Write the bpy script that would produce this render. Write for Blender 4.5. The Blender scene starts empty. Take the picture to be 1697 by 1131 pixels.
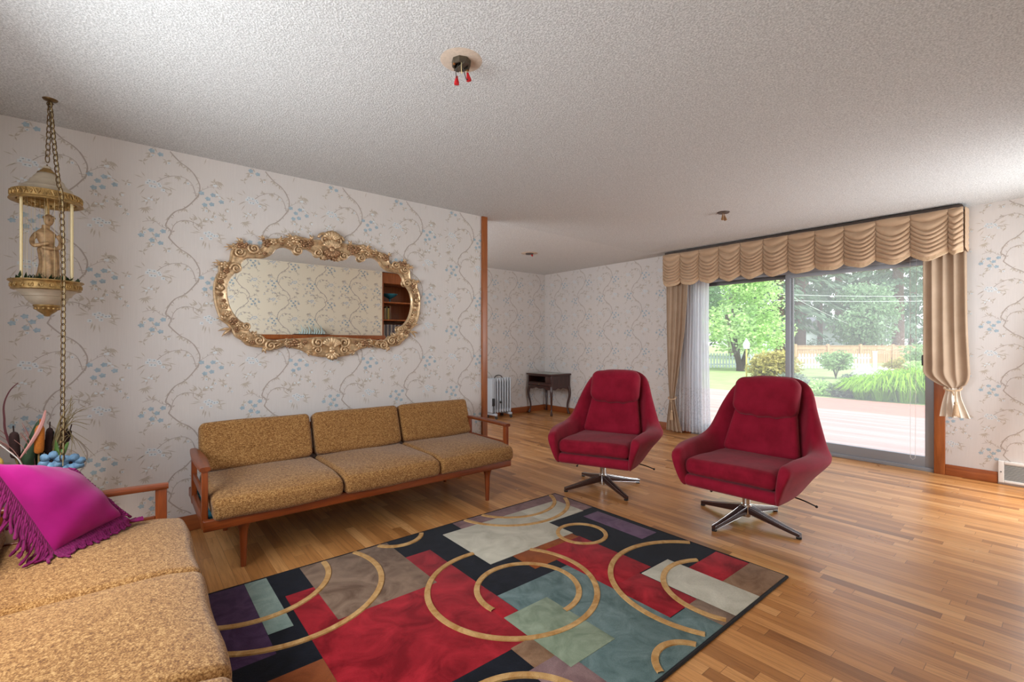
import bpy, math, random
from math import sin, cos, pi, radians as RAD, sqrt, atan2, floor
from mathutils import Vector, Matrix, Euler

SC = bpy.context.scene
COL = SC.collection
rnd = random.Random(7)

# ------------------------------------------------------------------ helpers
def S(r, g, b):
    """8-bit display colour to linear."""
    def f(c):
        c /= 255.0
        return c / 12.92 if c <= 0.04045 else ((c + 0.055) / 1.055) ** 2.4
    return (f(r), f(g), f(b), 1.0)

class NT:
    """small node-tree helper"""
    def __init__(s, name):
        s.m = bpy.data.materials.new(name); s.m.use_nodes = True
        s.t = s.m.node_tree; s.n = s.t.nodes; s.l = s.t.links
        s.b = s.n['Principled BSDF']; s.out = s.n['Material Output']
    def new(s, typ, **kw):
        n = s.n.new(typ)
        for k, v in kw.items():
            if k.startswith('i_'): n.inputs[k[2:].replace('_', ' ')].default_value = v
            else: setattr(n, k, v)
        return n
    def link(s, a, b): s.l.new(a, b)
    def math(s, op, a, b=None, c=None):
        n = s.n.new('ShaderNodeMath'); n.operation = op
        for i, v in enumerate((a, b, c)):
            if v is None: continue
            if hasattr(v, 'links'): s.l.new(v, n.inputs[i])
            else: n.inputs[i].default_value = v
        return n.outputs[0]
    def ramp(s, fac, stops):
        n = s.n.new('ShaderNodeValToRGB'); e = n.color_ramp.elements
        while len(e) < len(stops): e.new(0.5)
        for i, (p, c) in enumerate(stops): e[i].position = p; e[i].color = c
        s.l.new(fac, n.inputs[0]); return n.outputs[0]
    def mix(s, fac, a, b, blend='MIX'):
        n = s.n.new('ShaderNodeMix'); n.data_type = 'RGBA'; n.blend_type = blend
        for i, v in ((0, fac), (6, a), (7, b)):
            if hasattr(v, 'links'): s.l.new(v, n.inputs[i])
            else: n.inputs[i].default_value = v
        return n.outputs[2]
    def noise(s, scale, detail=3, rough=.5, vec=None, dist=0):
        n = s.n.new('ShaderNodeTexNoise'); n.inputs['Scale'].default_value = scale
        n.inputs['Detail'].default_value = detail; n.inputs['Roughness'].default_value = rough
        n.inputs['Distortion'].default_value = dist
        if vec is None: vec = s.coord()
        s.l.new(vec, n.inputs['Vector']); return n.outputs['Fac']
    def coord(s, kind='Object'):
        return s.n.new('ShaderNodeTexCoord').outputs[kind]
    def scale(s, vec, sc):
        n = s.n.new('ShaderNodeMapping'); n.inputs['Scale'].default_value = sc
        s.l.new(vec, n.inputs['Vector']); return n.outputs[0]
    def bump(s, h, strength=.3, dist=.01):
        n = s.n.new('ShaderNodeBump'); n.inputs['Strength'].default_value = strength
        n.inputs['Distance'].default_value = dist
        s.l.new(h, n.inputs['Height']); s.l.new(n.outputs[0], s.b.inputs['Normal'])

def simple(name, col, rough=.5, metal=0, spec=None, var=0, vscale=20, bump=0, bscale=100, coat=0, sheen=0):
    t = NT(name); b = t.b
    b.inputs['Roughness'].default_value = rough; b.inputs['Metallic'].default_value = metal
    if spec is not None: b.inputs['Specular IOR Level'].default_value = spec
    if coat: b.inputs['Coat Weight'].default_value = coat; b.inputs['Coat Roughness'].default_value = .15
    if sheen: b.inputs['Sheen Weight'].default_value = sheen; b.inputs['Sheen Roughness'].default_value = .6
    if var:
        f = t.noise(vscale, 4, .6)
        lo = tuple(c * (1 - var) for c in col[:3]) + (1,); hi = tuple(min(1, c * (1 + var)) for c in col[:3]) + (1,)
        t.link(t.ramp(f, [(.3, lo), (.7, hi)]), b.inputs['Base Color'])
    else: b.inputs['Base Color'].default_value = col
    if bump: t.bump(t.noise(bscale, 3), bump, .004)
    return t.m

def wood(name, a, b, axis=0, rough=.4, scale=1.0, coat=.05):
    t = NT(name); sc = [14 * scale] * 3; sc[axis] = 1.2 * scale
    v = t.scale(t.coord(), sc)
    f = t.noise(2.2, 5, .62, v, .6); g = t.noise(11, 3, .5, v)
    f2 = t.math('ADD', t.math('MULTIPLY', f, .75), t.math('MULTIPLY', g, .25))
    t.link(t.ramp(f2, [(.33, a), (.66, b)]), t.b.inputs['Base Color'])
    t.b.inputs['Roughness'].default_value = rough
    t.b.inputs['Coat Weight'].default_value = coat; t.b.inputs['Coat Roughness'].default_value = .2
    t.bump(g, .06, .002)
    return t.m

class MB:
    """collects geometry for ONE mesh object"""
    def __init__(s): s.v = []; s.f = []; s.mi = []
    def add(s, vs, fs, mi=0):
        o = len(s.v); s.v += [tuple(p) for p in vs]
        for f in fs: s.f.append([o + i for i in f]); s.mi.append(mi)
        return s
    def merge(s, other, M=None, mi=None):
        o = len(s.v)
        s.v += [tuple(M @ Vector(p)) if M is not None else p for p in other.v]
        for f, m in zip(other.f, other.mi): s.f.append([o + i for i in f]); s.mi.append(m if mi is None else mi)
        return s
    def xf(s, M): s.v = [tuple(M @ Vector(p)) for p in s.v]; return s
    def warp(s, fn): s.v = [tuple(fn(*p)) for p in s.v]; return s
    # shapes
    def box(s, x0, x1, y0, y1, z0, z1, mi=0):
        v = [(x0, y0, z0), (x1, y0, z0), (x1, y1, z0), (x0, y1, z0), (x0, y0, z1), (x1, y0, z1), (x1, y1, z1), (x0, y1, z1)]
        return s.add(v, [(0, 3, 2, 1), (4, 5, 6, 7), (0, 1, 5, 4), (1, 2, 6, 5), (2, 3, 7, 6), (3, 0, 4, 7)], mi)
    def rbox(s, x0, x1, y0, y1, z0, z1, r=.005, seg=2, n=1, puff=0, mi=0, puffz=None):
        """box with rounded edges; n inner divisions, puff = outward dome of faces"""
        h = [(x1 - x0) / 2, (y1 - y0) / 2, (z1 - z0) / 2]; c = [(x1 + x0) / 2, (y1 + y0) / 2, (z1 + z0) / 2]
        r = min(r, min(h) * .999)
        cs = []
        for hh in h:
            i = hh - r
            a = [-(i + r * math.tan(pi / 4 * (k / seg))) for k in range(seg, 0, -1)]
            m = [-i + 2 * i * k / n for k in range(n + 1)]
            cs.append(a + m + [-q for q in reversed(a)])
        idx = {}; vs = []; fs = []
        def vert(p):
            k = tuple(round(q, 7) for q in p)
            if k in idx: return idx[k]
            inn = [max(-(h[j] - r), min(h[j] - r, p[j])) for j in range(3)]
            d = [p[j] - inn[j] for j in range(3)]; L = sqrt(sum(q * q for q in d)) or 1
            q = [inn[j] + d[j] / L * r for j in range(3)]
            if puff:
                u = [q[j] / h[j] for j in range(3)]
                for j in range(3):
                    a, b = (j + 1) % 3, (j + 2) % 3
                    pf = puff if j == 2 or puffz is None else puffz
                    q[j] += pf * u[j] * max(0, 1 - u[a] ** 2) * max(0, 1 - u[b] ** 2)
            idx[k] = len(vs); vs.append([q[j] + c[j] for j in range(3)]); return idx[k]
        for ax in range(3):
            a, b = (ax + 1) % 3, (ax + 2) % 3
            for sg in (-1, 1):
                for i in range(len(cs[a]) - 1):
                    for j in range(len(cs[b]) - 1):
                        q = []
                        for (ii, jj) in ((i, j), (i + 1, j), (i + 1, j + 1), (i, j + 1)):
                            p = [0, 0, 0]; p[ax] = sg * h[ax]; p[a] = cs[a][ii]; p[b] = cs[b][jj]
                            q.append(vert(p))
                        fs.append(q if sg > 0 else q[::-1])
        return s.add(vs, fs, mi)
    def tube(s, pts, r, n=8, cap=True, mi=0, closed=False, flat=1.0):
        P = [Vector(p) for p in pts]; N = len(P)
        rr = r if isinstance(r, (list, tuple)) else [r] * N
        o = len(s.v); up = None; vs = []
        for i in range(N):
            a = P[(i - 1) % N] if (closed or i > 0) else P[i]; b = P[(i + 1) % N] if (closed or i < N - 1) else P[i]
            t = (b - a).normalized()
            if up is None:
                up = Vector((0, 0, 1)) if abs(t.z) < .9 else Vector((1, 0, 0))
            x = t.cross(up); 
            if x.length < 1e-6: x = t.cross(Vector((0, 1, 0)))
            x.normalize(); up = x.cross(t).normalized()
            for k in range(n):
                an = 2 * pi * k / n
                vs.append(P[i] + (x * cos(an) + up * sin(an) * flat) * rr[i])
        fs = []
        for i in range(N if closed else N - 1):
            for k in range(n):
                i2 = (i + 1) % N
                fs.append((i * n + k, i * n + (k + 1) % n, i2 * n + (k + 1) % n, i2 * n + k))
        if cap and not closed: fs += [tuple(range(n))[::-1], tuple((N - 1) * n + k for k in range(n))]
        return s.add(vs, fs, mi)
    def lathe(s, prof, n=32, c=(0, 0, 0), mi=0, ax='z'):
        vs = []; fs = []
        for (r, z) in prof:
            for k in range(n):
                a = 2 * pi * k / n; vs.append((c[0] + r * cos(a), c[1] + r * sin(a), c[2] + z))
        for i in range(len(prof) - 1):
            for k in range(n):
                fs.append((i * n + k, i * n + (k + 1) % n, (i + 1) * n + (k + 1) % n, (i + 1) * n + k))
        return s.add(vs, fs, mi)
    def ball(s, c, r, n=10, m=6, mi=0):
        if not isinstance(r, (tuple, list)): r = (r, r, r)
        vs = [(c[0], c[1], c[2] - r[2])]; fs = []
        for i in range(1, m):
            t = -pi / 2 + pi * i / m
            for k in range(n):
                a = 2 * pi * k / n
                vs.append((c[0] + r[0] * cos(t) * cos(a), c[1] + r[1] * cos(t) * sin(a), c[2] + r[2] * sin(t)))
        vs.append((c[0], c[1], c[2] + r[2])); L = len(vs) - 1
        for k in range(n): fs.append((0, 1 + (k + 1) % n, 1 + k)); fs.append((L, 1 + (m - 2) * n + k, 1 + (m - 2) * n + (k + 1) % n))
        for i in range(m - 2):
            for k in range(n):
                a = 1 + i * n; fs.append((a + k, a + (k + 1) % n, a + n + (k + 1) % n, a + n + k))
        return s.add(vs, fs, mi)
    def grid(s, nu, nv, fn, mi=0, wrapu=False):
        vs = [fn(i / nu, j / nv) for j in range(nv + 1) for i in range(nu + (0 if wrapu else 1))]
        w = nu if wrapu else nu + 1; fs = []
        for j in range(nv):
            for i in range(nu):
                i2 = (i + 1) % w
                fs.append((j * w + i, j * w + i2, (j + 1) * w + i2, (j + 1) * w + i))
        return s.add(vs, fs, mi)
    def prism(s, poly, y0, y1, mi=0):
        """polygon in (x,z) extruded along y"""
        n = len(poly); vs = [(x, y0, z) for x, z in poly] + [(x, y1, z) for x, z in poly]
        fs = [tuple(range(n)), tuple(range(2 * n - 1, n - 1, -1))] + [(i, i + n, (i + 1) % n + n, (i + 1) % n) for i in range(n)]
        return s.add(vs, fs, mi)
    def build(s, name, mats, parent=None, smooth=True, loc=None, rot=None, angle=40, solid=0, subsurf=0):
        me = bpy.data.meshes.new(name); me.from_pydata(s.v, [], s.f)
        if not isinstance(mats, (list, tuple)): mats = [mats]
        for m in mats: me.materials.append(m)
        me.polygons.foreach_set('material_index', s.mi)
        me.polygons.foreach_set('use_smooth', [smooth] * len(me.polygons))
        me.update()
        o = bpy.data.objects.new(name, me); COL.objects.link(o)
        if smooth and angle < 180:
            try: me.set_sharp_from_angle(angle=RAD(angle))
            except Exception: pass
        if parent is not None: o.parent = parent
        if loc: o.location = loc
        if rot: o.rotation_euler = rot
        if solid:
            md = o.modifiers.new('thickness', 'SOLIDIFY'); md.thickness = solid; md.offset = 0
        if subsurf:
            md = o.modifiers.new('smooth', 'SUBSURF'); md.levels = subsurf; md.render_levels = subsurf
        return o

def tag(o, label, cat=None, group=None, kind=None):
    o['label'] = label
    if cat: o['category'] = cat
    if group: o['group'] = group
    if kind: o['kind'] = kind
    return o
def thing(name, label, cat, loc=(0, 0, 0), rz=0, group=None, kind=None):
    o = bpy.data.objects.new(name, None); COL.objects.link(o); o.empty_display_size = .1
    o.location = loc; o.rotation_euler = (0, 0, rz)
    return tag(o, label, cat, group, kind)
def copy_tree(o, parent=None):
    c = o.copy(); COL.objects.link(c)
    if parent is not None:
        c.parent = parent
    for ch in list(o.children): copy_tree(ch, c)
    return c
def catmull(P, n, closed=False):
    P = [Vector(p) for p in P]; N = len(P); out = []
    segs = N if closed else N - 1
    for k in range(n if closed else n + 1):
        t = k / n * segs; i = min(int(t), segs - 1); t -= i
        g = (lambda j: P[j % N]) if closed else (lambda j: P[max(0, min(N - 1, j))])
        a, b, c, d = g(i - 1), g(i), g(i + 1), g(i + 2)
        out.append(.5 * ((2 * b) + (c - a) * t + (2 * a - 5 * b + 4 * c - d) * t * t + (3 * b - a - 3 * c + d) * t ** 3))
    return out

# ------------------------------------------------------------------ materials
def m_floor():
    t = NT('oak_strip_floor'); g = t.coord(); sx = t.new('ShaderNodeSeparateXYZ'); t.link(g, sx.inputs[0])
    x, y = sx.outputs[0], sx.outputs[1]
    W = .060
    row = t.math('FLOOR', t.math('DIVIDE', x, W))
    wn = t.new('ShaderNodeTexWhiteNoise', noise_dimensions='1D'); t.link(row, wn.inputs['W'])
    ln = t.math('ADD', t.math('MULTIPLY', wn.outputs['Value'], .5), .38)
    yo = t.math('ADD', y, t.math('MULTIPLY', wn.outputs['Value'], 37.3))
    yn = t.math('DIVIDE', yo, ln); pid = t.math('FLOOR', yn)
    cm = t.new('ShaderNodeCombineXYZ'); t.link(row, cm.inputs[0]); t.link(pid, cm.inputs[1])
    w2 = t.new('ShaderNodeTexWhiteNoise', noise_dimensions='2D'); t.link(cm.outputs[0], w2.inputs['Vector'])
    base = t.ramp(w2.outputs['Value'], [(0, S(150, 98, 52)), (.12, S(180, 122, 68)), (.5, S(198, 138, 80)), (.85, S(208, 149, 90)), (1, S(218, 162, 104))])
    of = t.new('ShaderNodeCombineXYZ'); t.link(t.math('MULTIPLY', w2.outputs['Value'], 40), of.inputs[2])
    va = t.new('ShaderNodeVectorMath', operation='ADD'); t.link(t.scale(g, (38, 2.2, 1)), va.inputs[0]); t.link(of.outputs[0], va.inputs[1])
    gr = t.noise(1.6, 5, .6, va.outputs[0], .8)
    col = t.mix(.75, base, t.ramp(gr, [(.3, S(205, 196, 186)), (.55, S(255, 255, 255))]), 'MULTIPLY')
    ex = t.math('ABSOLUTE', t.math('SUBTRACT', t.math('FRACT', t.math('DIVIDE', x, W)), .5))
    ey = t.math('MULTIPLY', t.math('SUBTRACT', .5, t.math('ABSOLUTE', t.math('SUBTRACT', t.math('FRACT', yn), .5))), ln)
    gap = t.math('MAXIMUM', t.math('GREATER_THAN', ex, .485), t.math('LESS_THAN', ey, .0012))
    col = t.mix(t.math('MULTIPLY', gap, .55), col, S(70, 40, 20))
    t.link(col, t.b.inputs['Base Color'])
    rg = t.ramp(t.noise(3, 3), [(.3, (.27,) * 3 + (1,)), (.7, (.36,) * 3 + (1,))])
    t.link(rg, t.b.inputs['Roughness']); t.b.inputs['Specular IOR Level'].default_value = .55
    t.bump(t.math('SUBTRACT', gr, gap), .05, .002)
    return t.m

def m_ceiling():
    t = NT('popcorn_ceiling'); c = t.coord(); sx = t.new('ShaderNodeSeparateXYZ'); t.link(c, sx.inputs[0])
    n = t.noise(130, 3, .65, c)
    pop = t.ramp(n, [(.38, (0, 0, 0, 1)), (.62, (1, 1, 1, 1))])
    near = t.math('SUBTRACT', 1, t.math('MULTIPLY', t.math('GREATER_THAN', t.math('ADD', sx.outputs[1], t.math('MULTIPLY', sx.outputs[0], 0)), 3.72), .75))
    t.link(t.ramp(n, [(.3, S(174, 174, 173)), (.65, S(224, 224, 222))]), t.b.inputs['Base Color'])
    t.b.inputs['Roughness'].default_value = .95; t.b.inputs['Specular IOR Level'].default_value = .1
    bp = t.new('ShaderNodeBump'); bp.inputs['Distance'].default_value = .008
    t.link(t.math('MULTIPLY', near, .45), bp.inputs['Strength']); t.link(pop, bp.inputs['Height'])
    t.link(bp.outputs[0], t.b.inputs['Normal'])
    return t.m

def m_paper():
    t = NT('wallpaper_ground'); v = t.scale(t.coord(), (60, 60, 1.5))
    f = t.noise(4, 3, .6, v); f2 = t.noise(1.3, 2, .5)
    a = t.ramp(f, [(.3, S(204, 198, 194)), (.7, S(212, 206, 202))])
    t.link(t.mix(.35, a, t.ramp(f2, [(.35, S(206, 202, 200)), (.65, S(214, 206, 199))])), t.b.inputs['Base Color'])
    t.b.inputs['Roughness'].default_value = .55; t.b.inputs['Specular IOR Level'].default_value = .25
    return t.m

def m_tweed(name, dark, mid, light, scale=1.0):
    t = NT(name); c = t.coord()
    n1 = t.noise(210 * scale, 2, .6, c); n2 = t.noise(75 * scale, 3, .6, t.scale(c, (1, 1, 2.2)))
    f = t.math('ADD', t.math('MULTIPLY', n1, .6), t.math('MULTIPLY', n2, .4))
    t.link(t.ramp(f, [(.36, dark), (.5, mid), (.64, light)]), t.b.inputs['Base Color'])
    t.b.inputs['Roughness'].default_value = .95; t.b.inputs['Specular IOR Level'].default_value = .1
    t.b.inputs['Sheen Weight'].default_value = .15
    t.bump(n1, .25, .003)
    return t.m

def m_fabric(name, a, b, scale=30, bump=.15, sheen=.3, transl=0):
    t = NT(name); n = t.noise(scale, 4, .6); w = t.noise(700, 1)
    t.link(t.ramp(n, [(.3, a), (.7, b)]), t.b.inputs['Base Color'])
    t.b.inputs['Roughness'].default_value = .85; t.b.inputs['Specular IOR Level'].default_value = .15
    t.b.inputs['Sheen Weight'].default_value = sheen; t.b.inputs['Sheen Roughness'].default_value = .5
    t.bump(w, bump, .002)
    if transl:
        tr = t.new('ShaderNodeBsdfTranslucent'); tr.inputs[0].default_value = b
        mx = t.new('ShaderNodeMixShader'); mx.inputs[0].default_value = transl
        t.link(t.b.outputs[0], mx.inputs[1]); t.link(tr.outputs[0], mx.inputs[2]); t.link(mx.outputs[0], t.out.inputs[0])
    return t.m

def m_pile(name, a, b, scale=9):
    t = NT(name); n = t.noise(scale, 4, .6, None, 1.2); p = t.noise(420, 2)
    c = t.ramp(n, [(.32, a), (.68, b)])
    t.link(t.mix(.5, c, t.ramp(p, [(.3, (.45, .45, .45, 1)), (.7, (1.0, 1.0, 1.0, 1))]), 'MULTIPLY'), t.b.inputs['Base Color'])
    t.b.inputs['Roughness'].default_value = .9; t.b.inputs['Specular IOR Level'].default_value = .12
    t.b.inputs['Sheen Weight'].default_value = .06; t.b.inputs['Sheen Roughness'].default_value = .45
    t.bump(p, .6, .004)
    return t.m

def m_glass(name, haze=0.0, tint=(1, 1, 1, 1)):
    t = NT(name)
    tr = t.new('ShaderNodeBsdfTransparent'); tr.inputs[0].default_value = tint
    gl = t.new('ShaderNodeBsdfGlossy'); gl.inputs['Roughness'].default_value = .02
    fr = t.new('ShaderNodeFresnel'); fr.inputs['IOR'].default_value = 1.45
    m1 = t.new('ShaderNodeMixShader'); t.link(t.math('MULTIPLY', fr.outputs[0], .12), m1.inputs[0]); t.link(tr.outputs[0], m1.inputs[1]); t.link(gl.outputs[0], m1.inputs[2])
    o = m1.outputs[0]
    if haze:
        df = t.new('ShaderNodeBsdfTranslucent'); df.inputs[0].default_value = (.9, .93, .95, 1)
        m2 = t.new('ShaderNodeMixShader'); m2.inputs[0].default_value = haze
        t.link(o, m2.inputs[1]); t.link(df.outputs[0], m2.inputs[2]); o = m2.outputs[0]
    t.link(o, t.out.inputs[0]); return t.m

M_floor = m_floor(); M_ceil = m_ceiling(); M_paper = m_paper()
M_branch = simple('wallpaper_branch', S(170, 159, 151), .6); M_leaf = simple('wallpaper_leaf', S(184, 174, 161), .6)
M_blue = simple('wallpaper_blue_bloom', S(158, 177, 188), .6, var=.14, vscale=60); M_pale = simple('wallpaper_pale_bloom', S(209, 214, 216), .6)
M_dot = simple('wallpaper_bloom_centre', S(158, 166, 172), .6)
PAPER = [M_paper, M_branch, M_leaf, M_blue, M_pale, M_dot]
M_white = simple('white_paint', S(225, 223, 220), .5)
M_trim = wood('stained_fir_trim', S(132, 70, 30), S(168, 96, 46), 2, .35)
M_base_y = wood('stained_baseboard_lengthwise', S(128, 64, 28), S(166, 92, 44), 1, .4)
M_base_x = wood('stained_baseboard_crosswise', S(128, 64, 28), S(166, 92, 44), 0, .4)
M_teak_x = wood('teak_along_x', S(104, 43, 13), S(148, 71, 25), 0, .34)
M_teak_y = wood('teak_along_y', S(94, 40, 15), S(132, 63, 26), 1, .34)
M_teak_z = wood('teak_along_z', S(102, 42, 14), S(144, 69, 26), 2, .34)
M_tweed = m_tweed('mustard_tweed', S(92, 58, 28), S(142, 100, 56), S(186, 146, 94))
M_teal = simple('teal_webbing', S(28, 92, 104), .8)
M_red = m_fabric('crimson_upholstery', S(128, 13, 37), S(152, 24, 50), 9, .2, .12)
M_redseat = m_fabric('crimson_cushion', S(120, 12, 33), S(144, 21, 45), 14, .2, .08)
M_chrome = simple('brushed_chrome', (.62, .61, .6, 1), .22, 1)
M_darkmetal = simple('dark_brown_metal', S(58, 34, 30), .38, .1, coat=.2)
M_black = simple('black_plastic', S(26, 24, 24), .4)
M_magenta = m_fabric('magenta_velvet', S(136, 10, 92), S(160, 19, 110), 6, .15, .12)
M_fringe = m_fabric('plum_fringe', S(92, 12, 62), S(122, 24, 84), 60, .3, .1)
M_gold = simple('antique_gold', S(204, 174, 136), .42, .6, var=.35, vscale=45, bump=.1, bscale=120)
M_golddeep = simple('antique_gold_recess', S(160, 124, 92), .48, .65, var=.4, vscale=60)
M_lampgold = simple('lamp_gold', S(170, 138, 86), .42, .7, var=.35, vscale=60)
M_lampcream = simple('lamp_cream_enamel', S(186, 172, 150), .38, .2, var=.1)
M_statue = simple('bronzed_plaster', S(164, 132, 94), .5, .25, var=.4, vscale=40)
M_line = simple('pale_gold_line', S(226, 208, 160), .35, .2)
M_fern = simple('artificial_fern', S(40, 62, 34), .6, var=.4, vscale=40)
M_chain = simple('aged_brass_chain', S(116, 92, 60), .38, .85)
M_mirror = NT('mirror_silver'); M_mirror.b.inputs['Metallic'].default_value = 1; M_mirror.b.inputs['Roughness'].default_value = .0
M_mirror.b.inputs['Base Color'].default_value = (.93, .94, .93, 1); M_mirror = M_mirror.m
M_mahog = wood('dark_mahogany', S(44, 22, 18), S(72, 38, 30), 2, .3, coat=.4)
M_rad = simple('pale_grey_enamel', S(186, 194, 202), .3)
M_drape = m_fabric('tan_drapery', S(170, 146, 123), S(182, 158, 135), 5, .1, .1, .05)
M_drape_backlit = m_fabric('backlit_drapery', S(224, 214, 198), S(232, 222, 208), 5, .1, .1, .1)  # light shining through the drape tail, painted as a pale colour
M_swag = m_fabric('gold_tan_swag', S(182, 151, 122), S(196, 167, 138), 5, .12, .2)
M_hem = m_fabric('tan_fringe', S(190, 160, 128), S(206, 178, 146), 90, .3, .2)
M_alum = simple('satin_aluminium', S(150, 154, 160), .45, .25)
M_bronze = simple('dark_aluminium', S(84, 80, 78), .4, .6)
M_pane = m_glass('clear_pane', .05); M_pane2 = m_glass('hazy_pane', .14)
M_rod = simple('brown_traverse_rod', S(70, 54, 44), .5)
M_wirenut = simple('red_wire_nut', S(190, 20, 30), .4)
M_wire = simple('grey_wire', S(70, 64, 60), .5)
M_scar = simple('bare_plaster_scar', S(196, 178, 160), .9, var=.12, vscale=60, bump=.2, bscale=90)
def m_sheer():
    t = NT('sheer_voile'); c = t.coord(); sx = t.new('ShaderNodeSeparateXYZ'); t.link(c, sx.inputs[0])
    lace = t.noise(55, 3, .6, c)
    low = t.math('LESS_THAN', sx.outputs[2], .62)
    hole = t.math('MULTIPLY', low, t.math('MULTIPLY', t.math('GREATER_THAN', lace, .56), .18))
    tr = t.new('ShaderNodeBsdfTransparent'); tl = t.new('ShaderNodeBsdfTranslucent'); tl.inputs[0].default_value = (.93, .95, .98, 1)
    t.b.inputs['Base Color'].default_value = (.88, .9, .93, 1); t.b.inputs['Roughness'].default_value = .8
    m1 = t.new('ShaderNodeMixShader'); m1.inputs[0].default_value = .62; t.link(t.b.outputs[0], m1.inputs[1]); t.link(tl.outputs[0], m1.inputs[2])
    m2 = t.new('ShaderNodeMixShader'); t.link(t.math('ADD', .14, hole), m2.inputs[0]); t.link(m1.outputs[0], m2.inputs[1]); t.link(tr.outputs[0], m2.inputs[2])
    t.link(m2.outputs[0], t.out.inputs[0]); return t.m
M_sheer = m_sheer()

# ------------------------------------------------------------------ room shell
H = 2.44
YM, XW, YB, YF, XN = 3.65, 5.80, 6.10, -0.30, -0.68      # mirror wall, glass door wall, dining wall, front wall, near wall
def struct(o, label): return tag(o, label, None, None, 'structure')

fl = MB(); fl.box(XN - .15, XW + .12, -1.0, YB + .15, -.1, 0)
struct(fl.build('floor', M_floor, smooth=False), 'honey coloured oak strip floor of the living room')
ce = MB(); ce.box(XN - .15, XW + .15, -1.0, YB + .15, H, H + .1)
struct(ce.build('ceiling', M_ceil, smooth=False), 'white popcorn textured ceiling')

# wallpaper repeat (metres, relative to the centre of a right-hand blue spray)
PU, PV = .545, .557
def _leaf(a, ln, wd):
    return [(0, 0), (ln * .45 * cos(a) - wd * sin(a), ln * .45 * sin(a) + wd * cos(a)), (ln * cos(a), ln * sin(a)), (ln * .45 * cos(a) + wd * sin(a), ln * .45 * sin(a) - wd * cos(a))]
def paper_tile():
    T = []; r = random.Random(3); cx, cz = .398, 2.172
    R = lambda L: [(x - cx, z - cz) for x, z in L]
    M1 = R([(.346, 2.185), (.335, 2.166), (.303, 2.12), (.268, 2.083), (.226, 2.059), (.195, 2.019), (.177, 1.974), (.175, 1.953), (.192, 1.941), (.202, 1.919), (.188, 1.887)])
    M2 = R([(.188, 1.887), (.212, 1.857), (.25, 1.819), (.285, 1.798), (.321, 1.763), (.343, 1.722), (.354, 1.688), (.35, 1.644), (.343, 1.612)])
    S1 = R([(.332, 2.174), (.328, 2.199), (.31, 2.252), (.278, 2.279), (.24, 2.285), (.198, 2.276), (.158, 2.252), (.131, 2.225)])
    S2 = R([(.202, 1.919), (.205, 1.932), (.216, 1.968), (.24, 1.995), (.275, 2.009), (.31, 2.006), (.343, 1.992), (.368, 1.97)])
    T1 = R([(.192, 1.941), (.154, 1.949), (.131, 1.971), (.098, 1.978), (.059, 1.965)])
    T2 = [(x + .149, z - 2.168) for x, z in [(-.201, 2.206), (-.172, 2.225), (-.137, 2.249), (-.102, 2.253), (-.078, 2.243)]]
    def leaf(x, z, a, ln, wd=.0028, mi=2): T.append((mi, 1, [(x + p, z + q) for p, q in _leaf(a, ln, wd)]))
    def stroke(L, w):
        P = catmull([(x, 0, z) for x, z in L], len(L) * 2)
        for i in range(len(P) - 1):
            a, b = P[i], P[i + 1]; d = (b - a).normalized(); n = Vector((-d.z, 0, d.x)); w0 = w * (.8 + .4 * r.random())
            T.append((1, 2, [(p.x, p.z) for p in (a - n * w0, b - n * w0, b + n * w0, a + n * w0)]))
            if i % 2 == 0:
                an = atan2(d.z, d.x) + r.choice((-1, 1)) * (.6 + .7 * r.random()); leaf(a.x, a.z, an, .014 + .012 * r.random(), .0022, r.choice((1, 2)))
    for L in (M1, M2): stroke(L, .0034)
    for L in (S1, S2): stroke(L, .0018)
    for L in (T1, T2): stroke(L, .0012)
    def bloom(x, z, rad, mi=3, n=5):
        a0 = r.random() * 6; P = []
        for k in range(n * 4):
            a = a0 + 2 * pi * k / (n * 4); q = rad * (.62 + .42 * abs(sin(a * n / 2 + r.random() * .3))); P.append((x + q * cos(a), z + q * sin(a) * .85))
        T.append((mi, 3, P))
    def halo(x, z, rx, rz): T.append((4, 0, [(x + rx * (1 + .2 * r.random()) * cos(2 * pi * k / 14), z + rz * (1 + .2 * r.random()) * sin(2 * pi * k / 14)) for k in range(14)]))
    A = [(-.184, 2.199), (-.12, 2.198), (-.149, 2.168), (-.166, 2.125), (-.127, 2.135), (-.072, 2.161)]
    for x, z in A: bloom(x + .149, z - 2.168, .0165)
    for x, z in R([(.101, 1.92), (.161, 1.921), (.13, 1.891), (.105, 1.858), (.148, 1.845), (.053, 1.882)]): bloom(x, z, .0165)
    def spray(cx_, cz_, dots, spread):
        for x, z in dots:
            bloom(x, z, .013, 4, 4); T[-1] = (4, 3, T[-1][2]); bloom(x + .002, z, .0048, 5, 4); T[-1] = (5, 5, T[-1][2])
        for k in range(14):
            a = r.choice((r.uniform(-2.4, -.7), r.uniform(2.3, 4.0), r.uniform(-.6, .5))); q = .03 + .02 * r.random()
            leaf(cx_ + q * cos(a) * 1.3, cz_ + q * sin(a), a + r.uniform(-.4, .4), .03 + .025 * r.random(), .0028)
    F1 = R([(.082, 2.21), (.101, 2.194), (.115, 2.222), (.138, 2.214), (.118, 2.193), (.144, 2.203), (.161, 2.18), (.092, 2.225)])
    F2 = [(x + .149, z - 2.168) for x, z in [(-.163, 1.938), (-.143, 1.945), (-.128, 1.936), (-.149, 1.921), (-.114, 1.927), (-.134, 1.907), (-.184, 1.9), (-.099, 1.929)]]
    spray(F1[2][0], F1[2][1] - .01, F1, 1); spray(F2[3][0], F2[3][1], F2, 1)
    def fan(x, z, angs, ln):
        for a in angs: leaf(x, z, a, ln * r.uniform(.7, 1.2), .0036)
    fx, fz = R([(.072, 2.055)])[0]; fan(fx, fz, (3.6, 4.0, 4.4, 4.8, 5.2, 5.7, 6.1, .3), .04)
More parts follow.
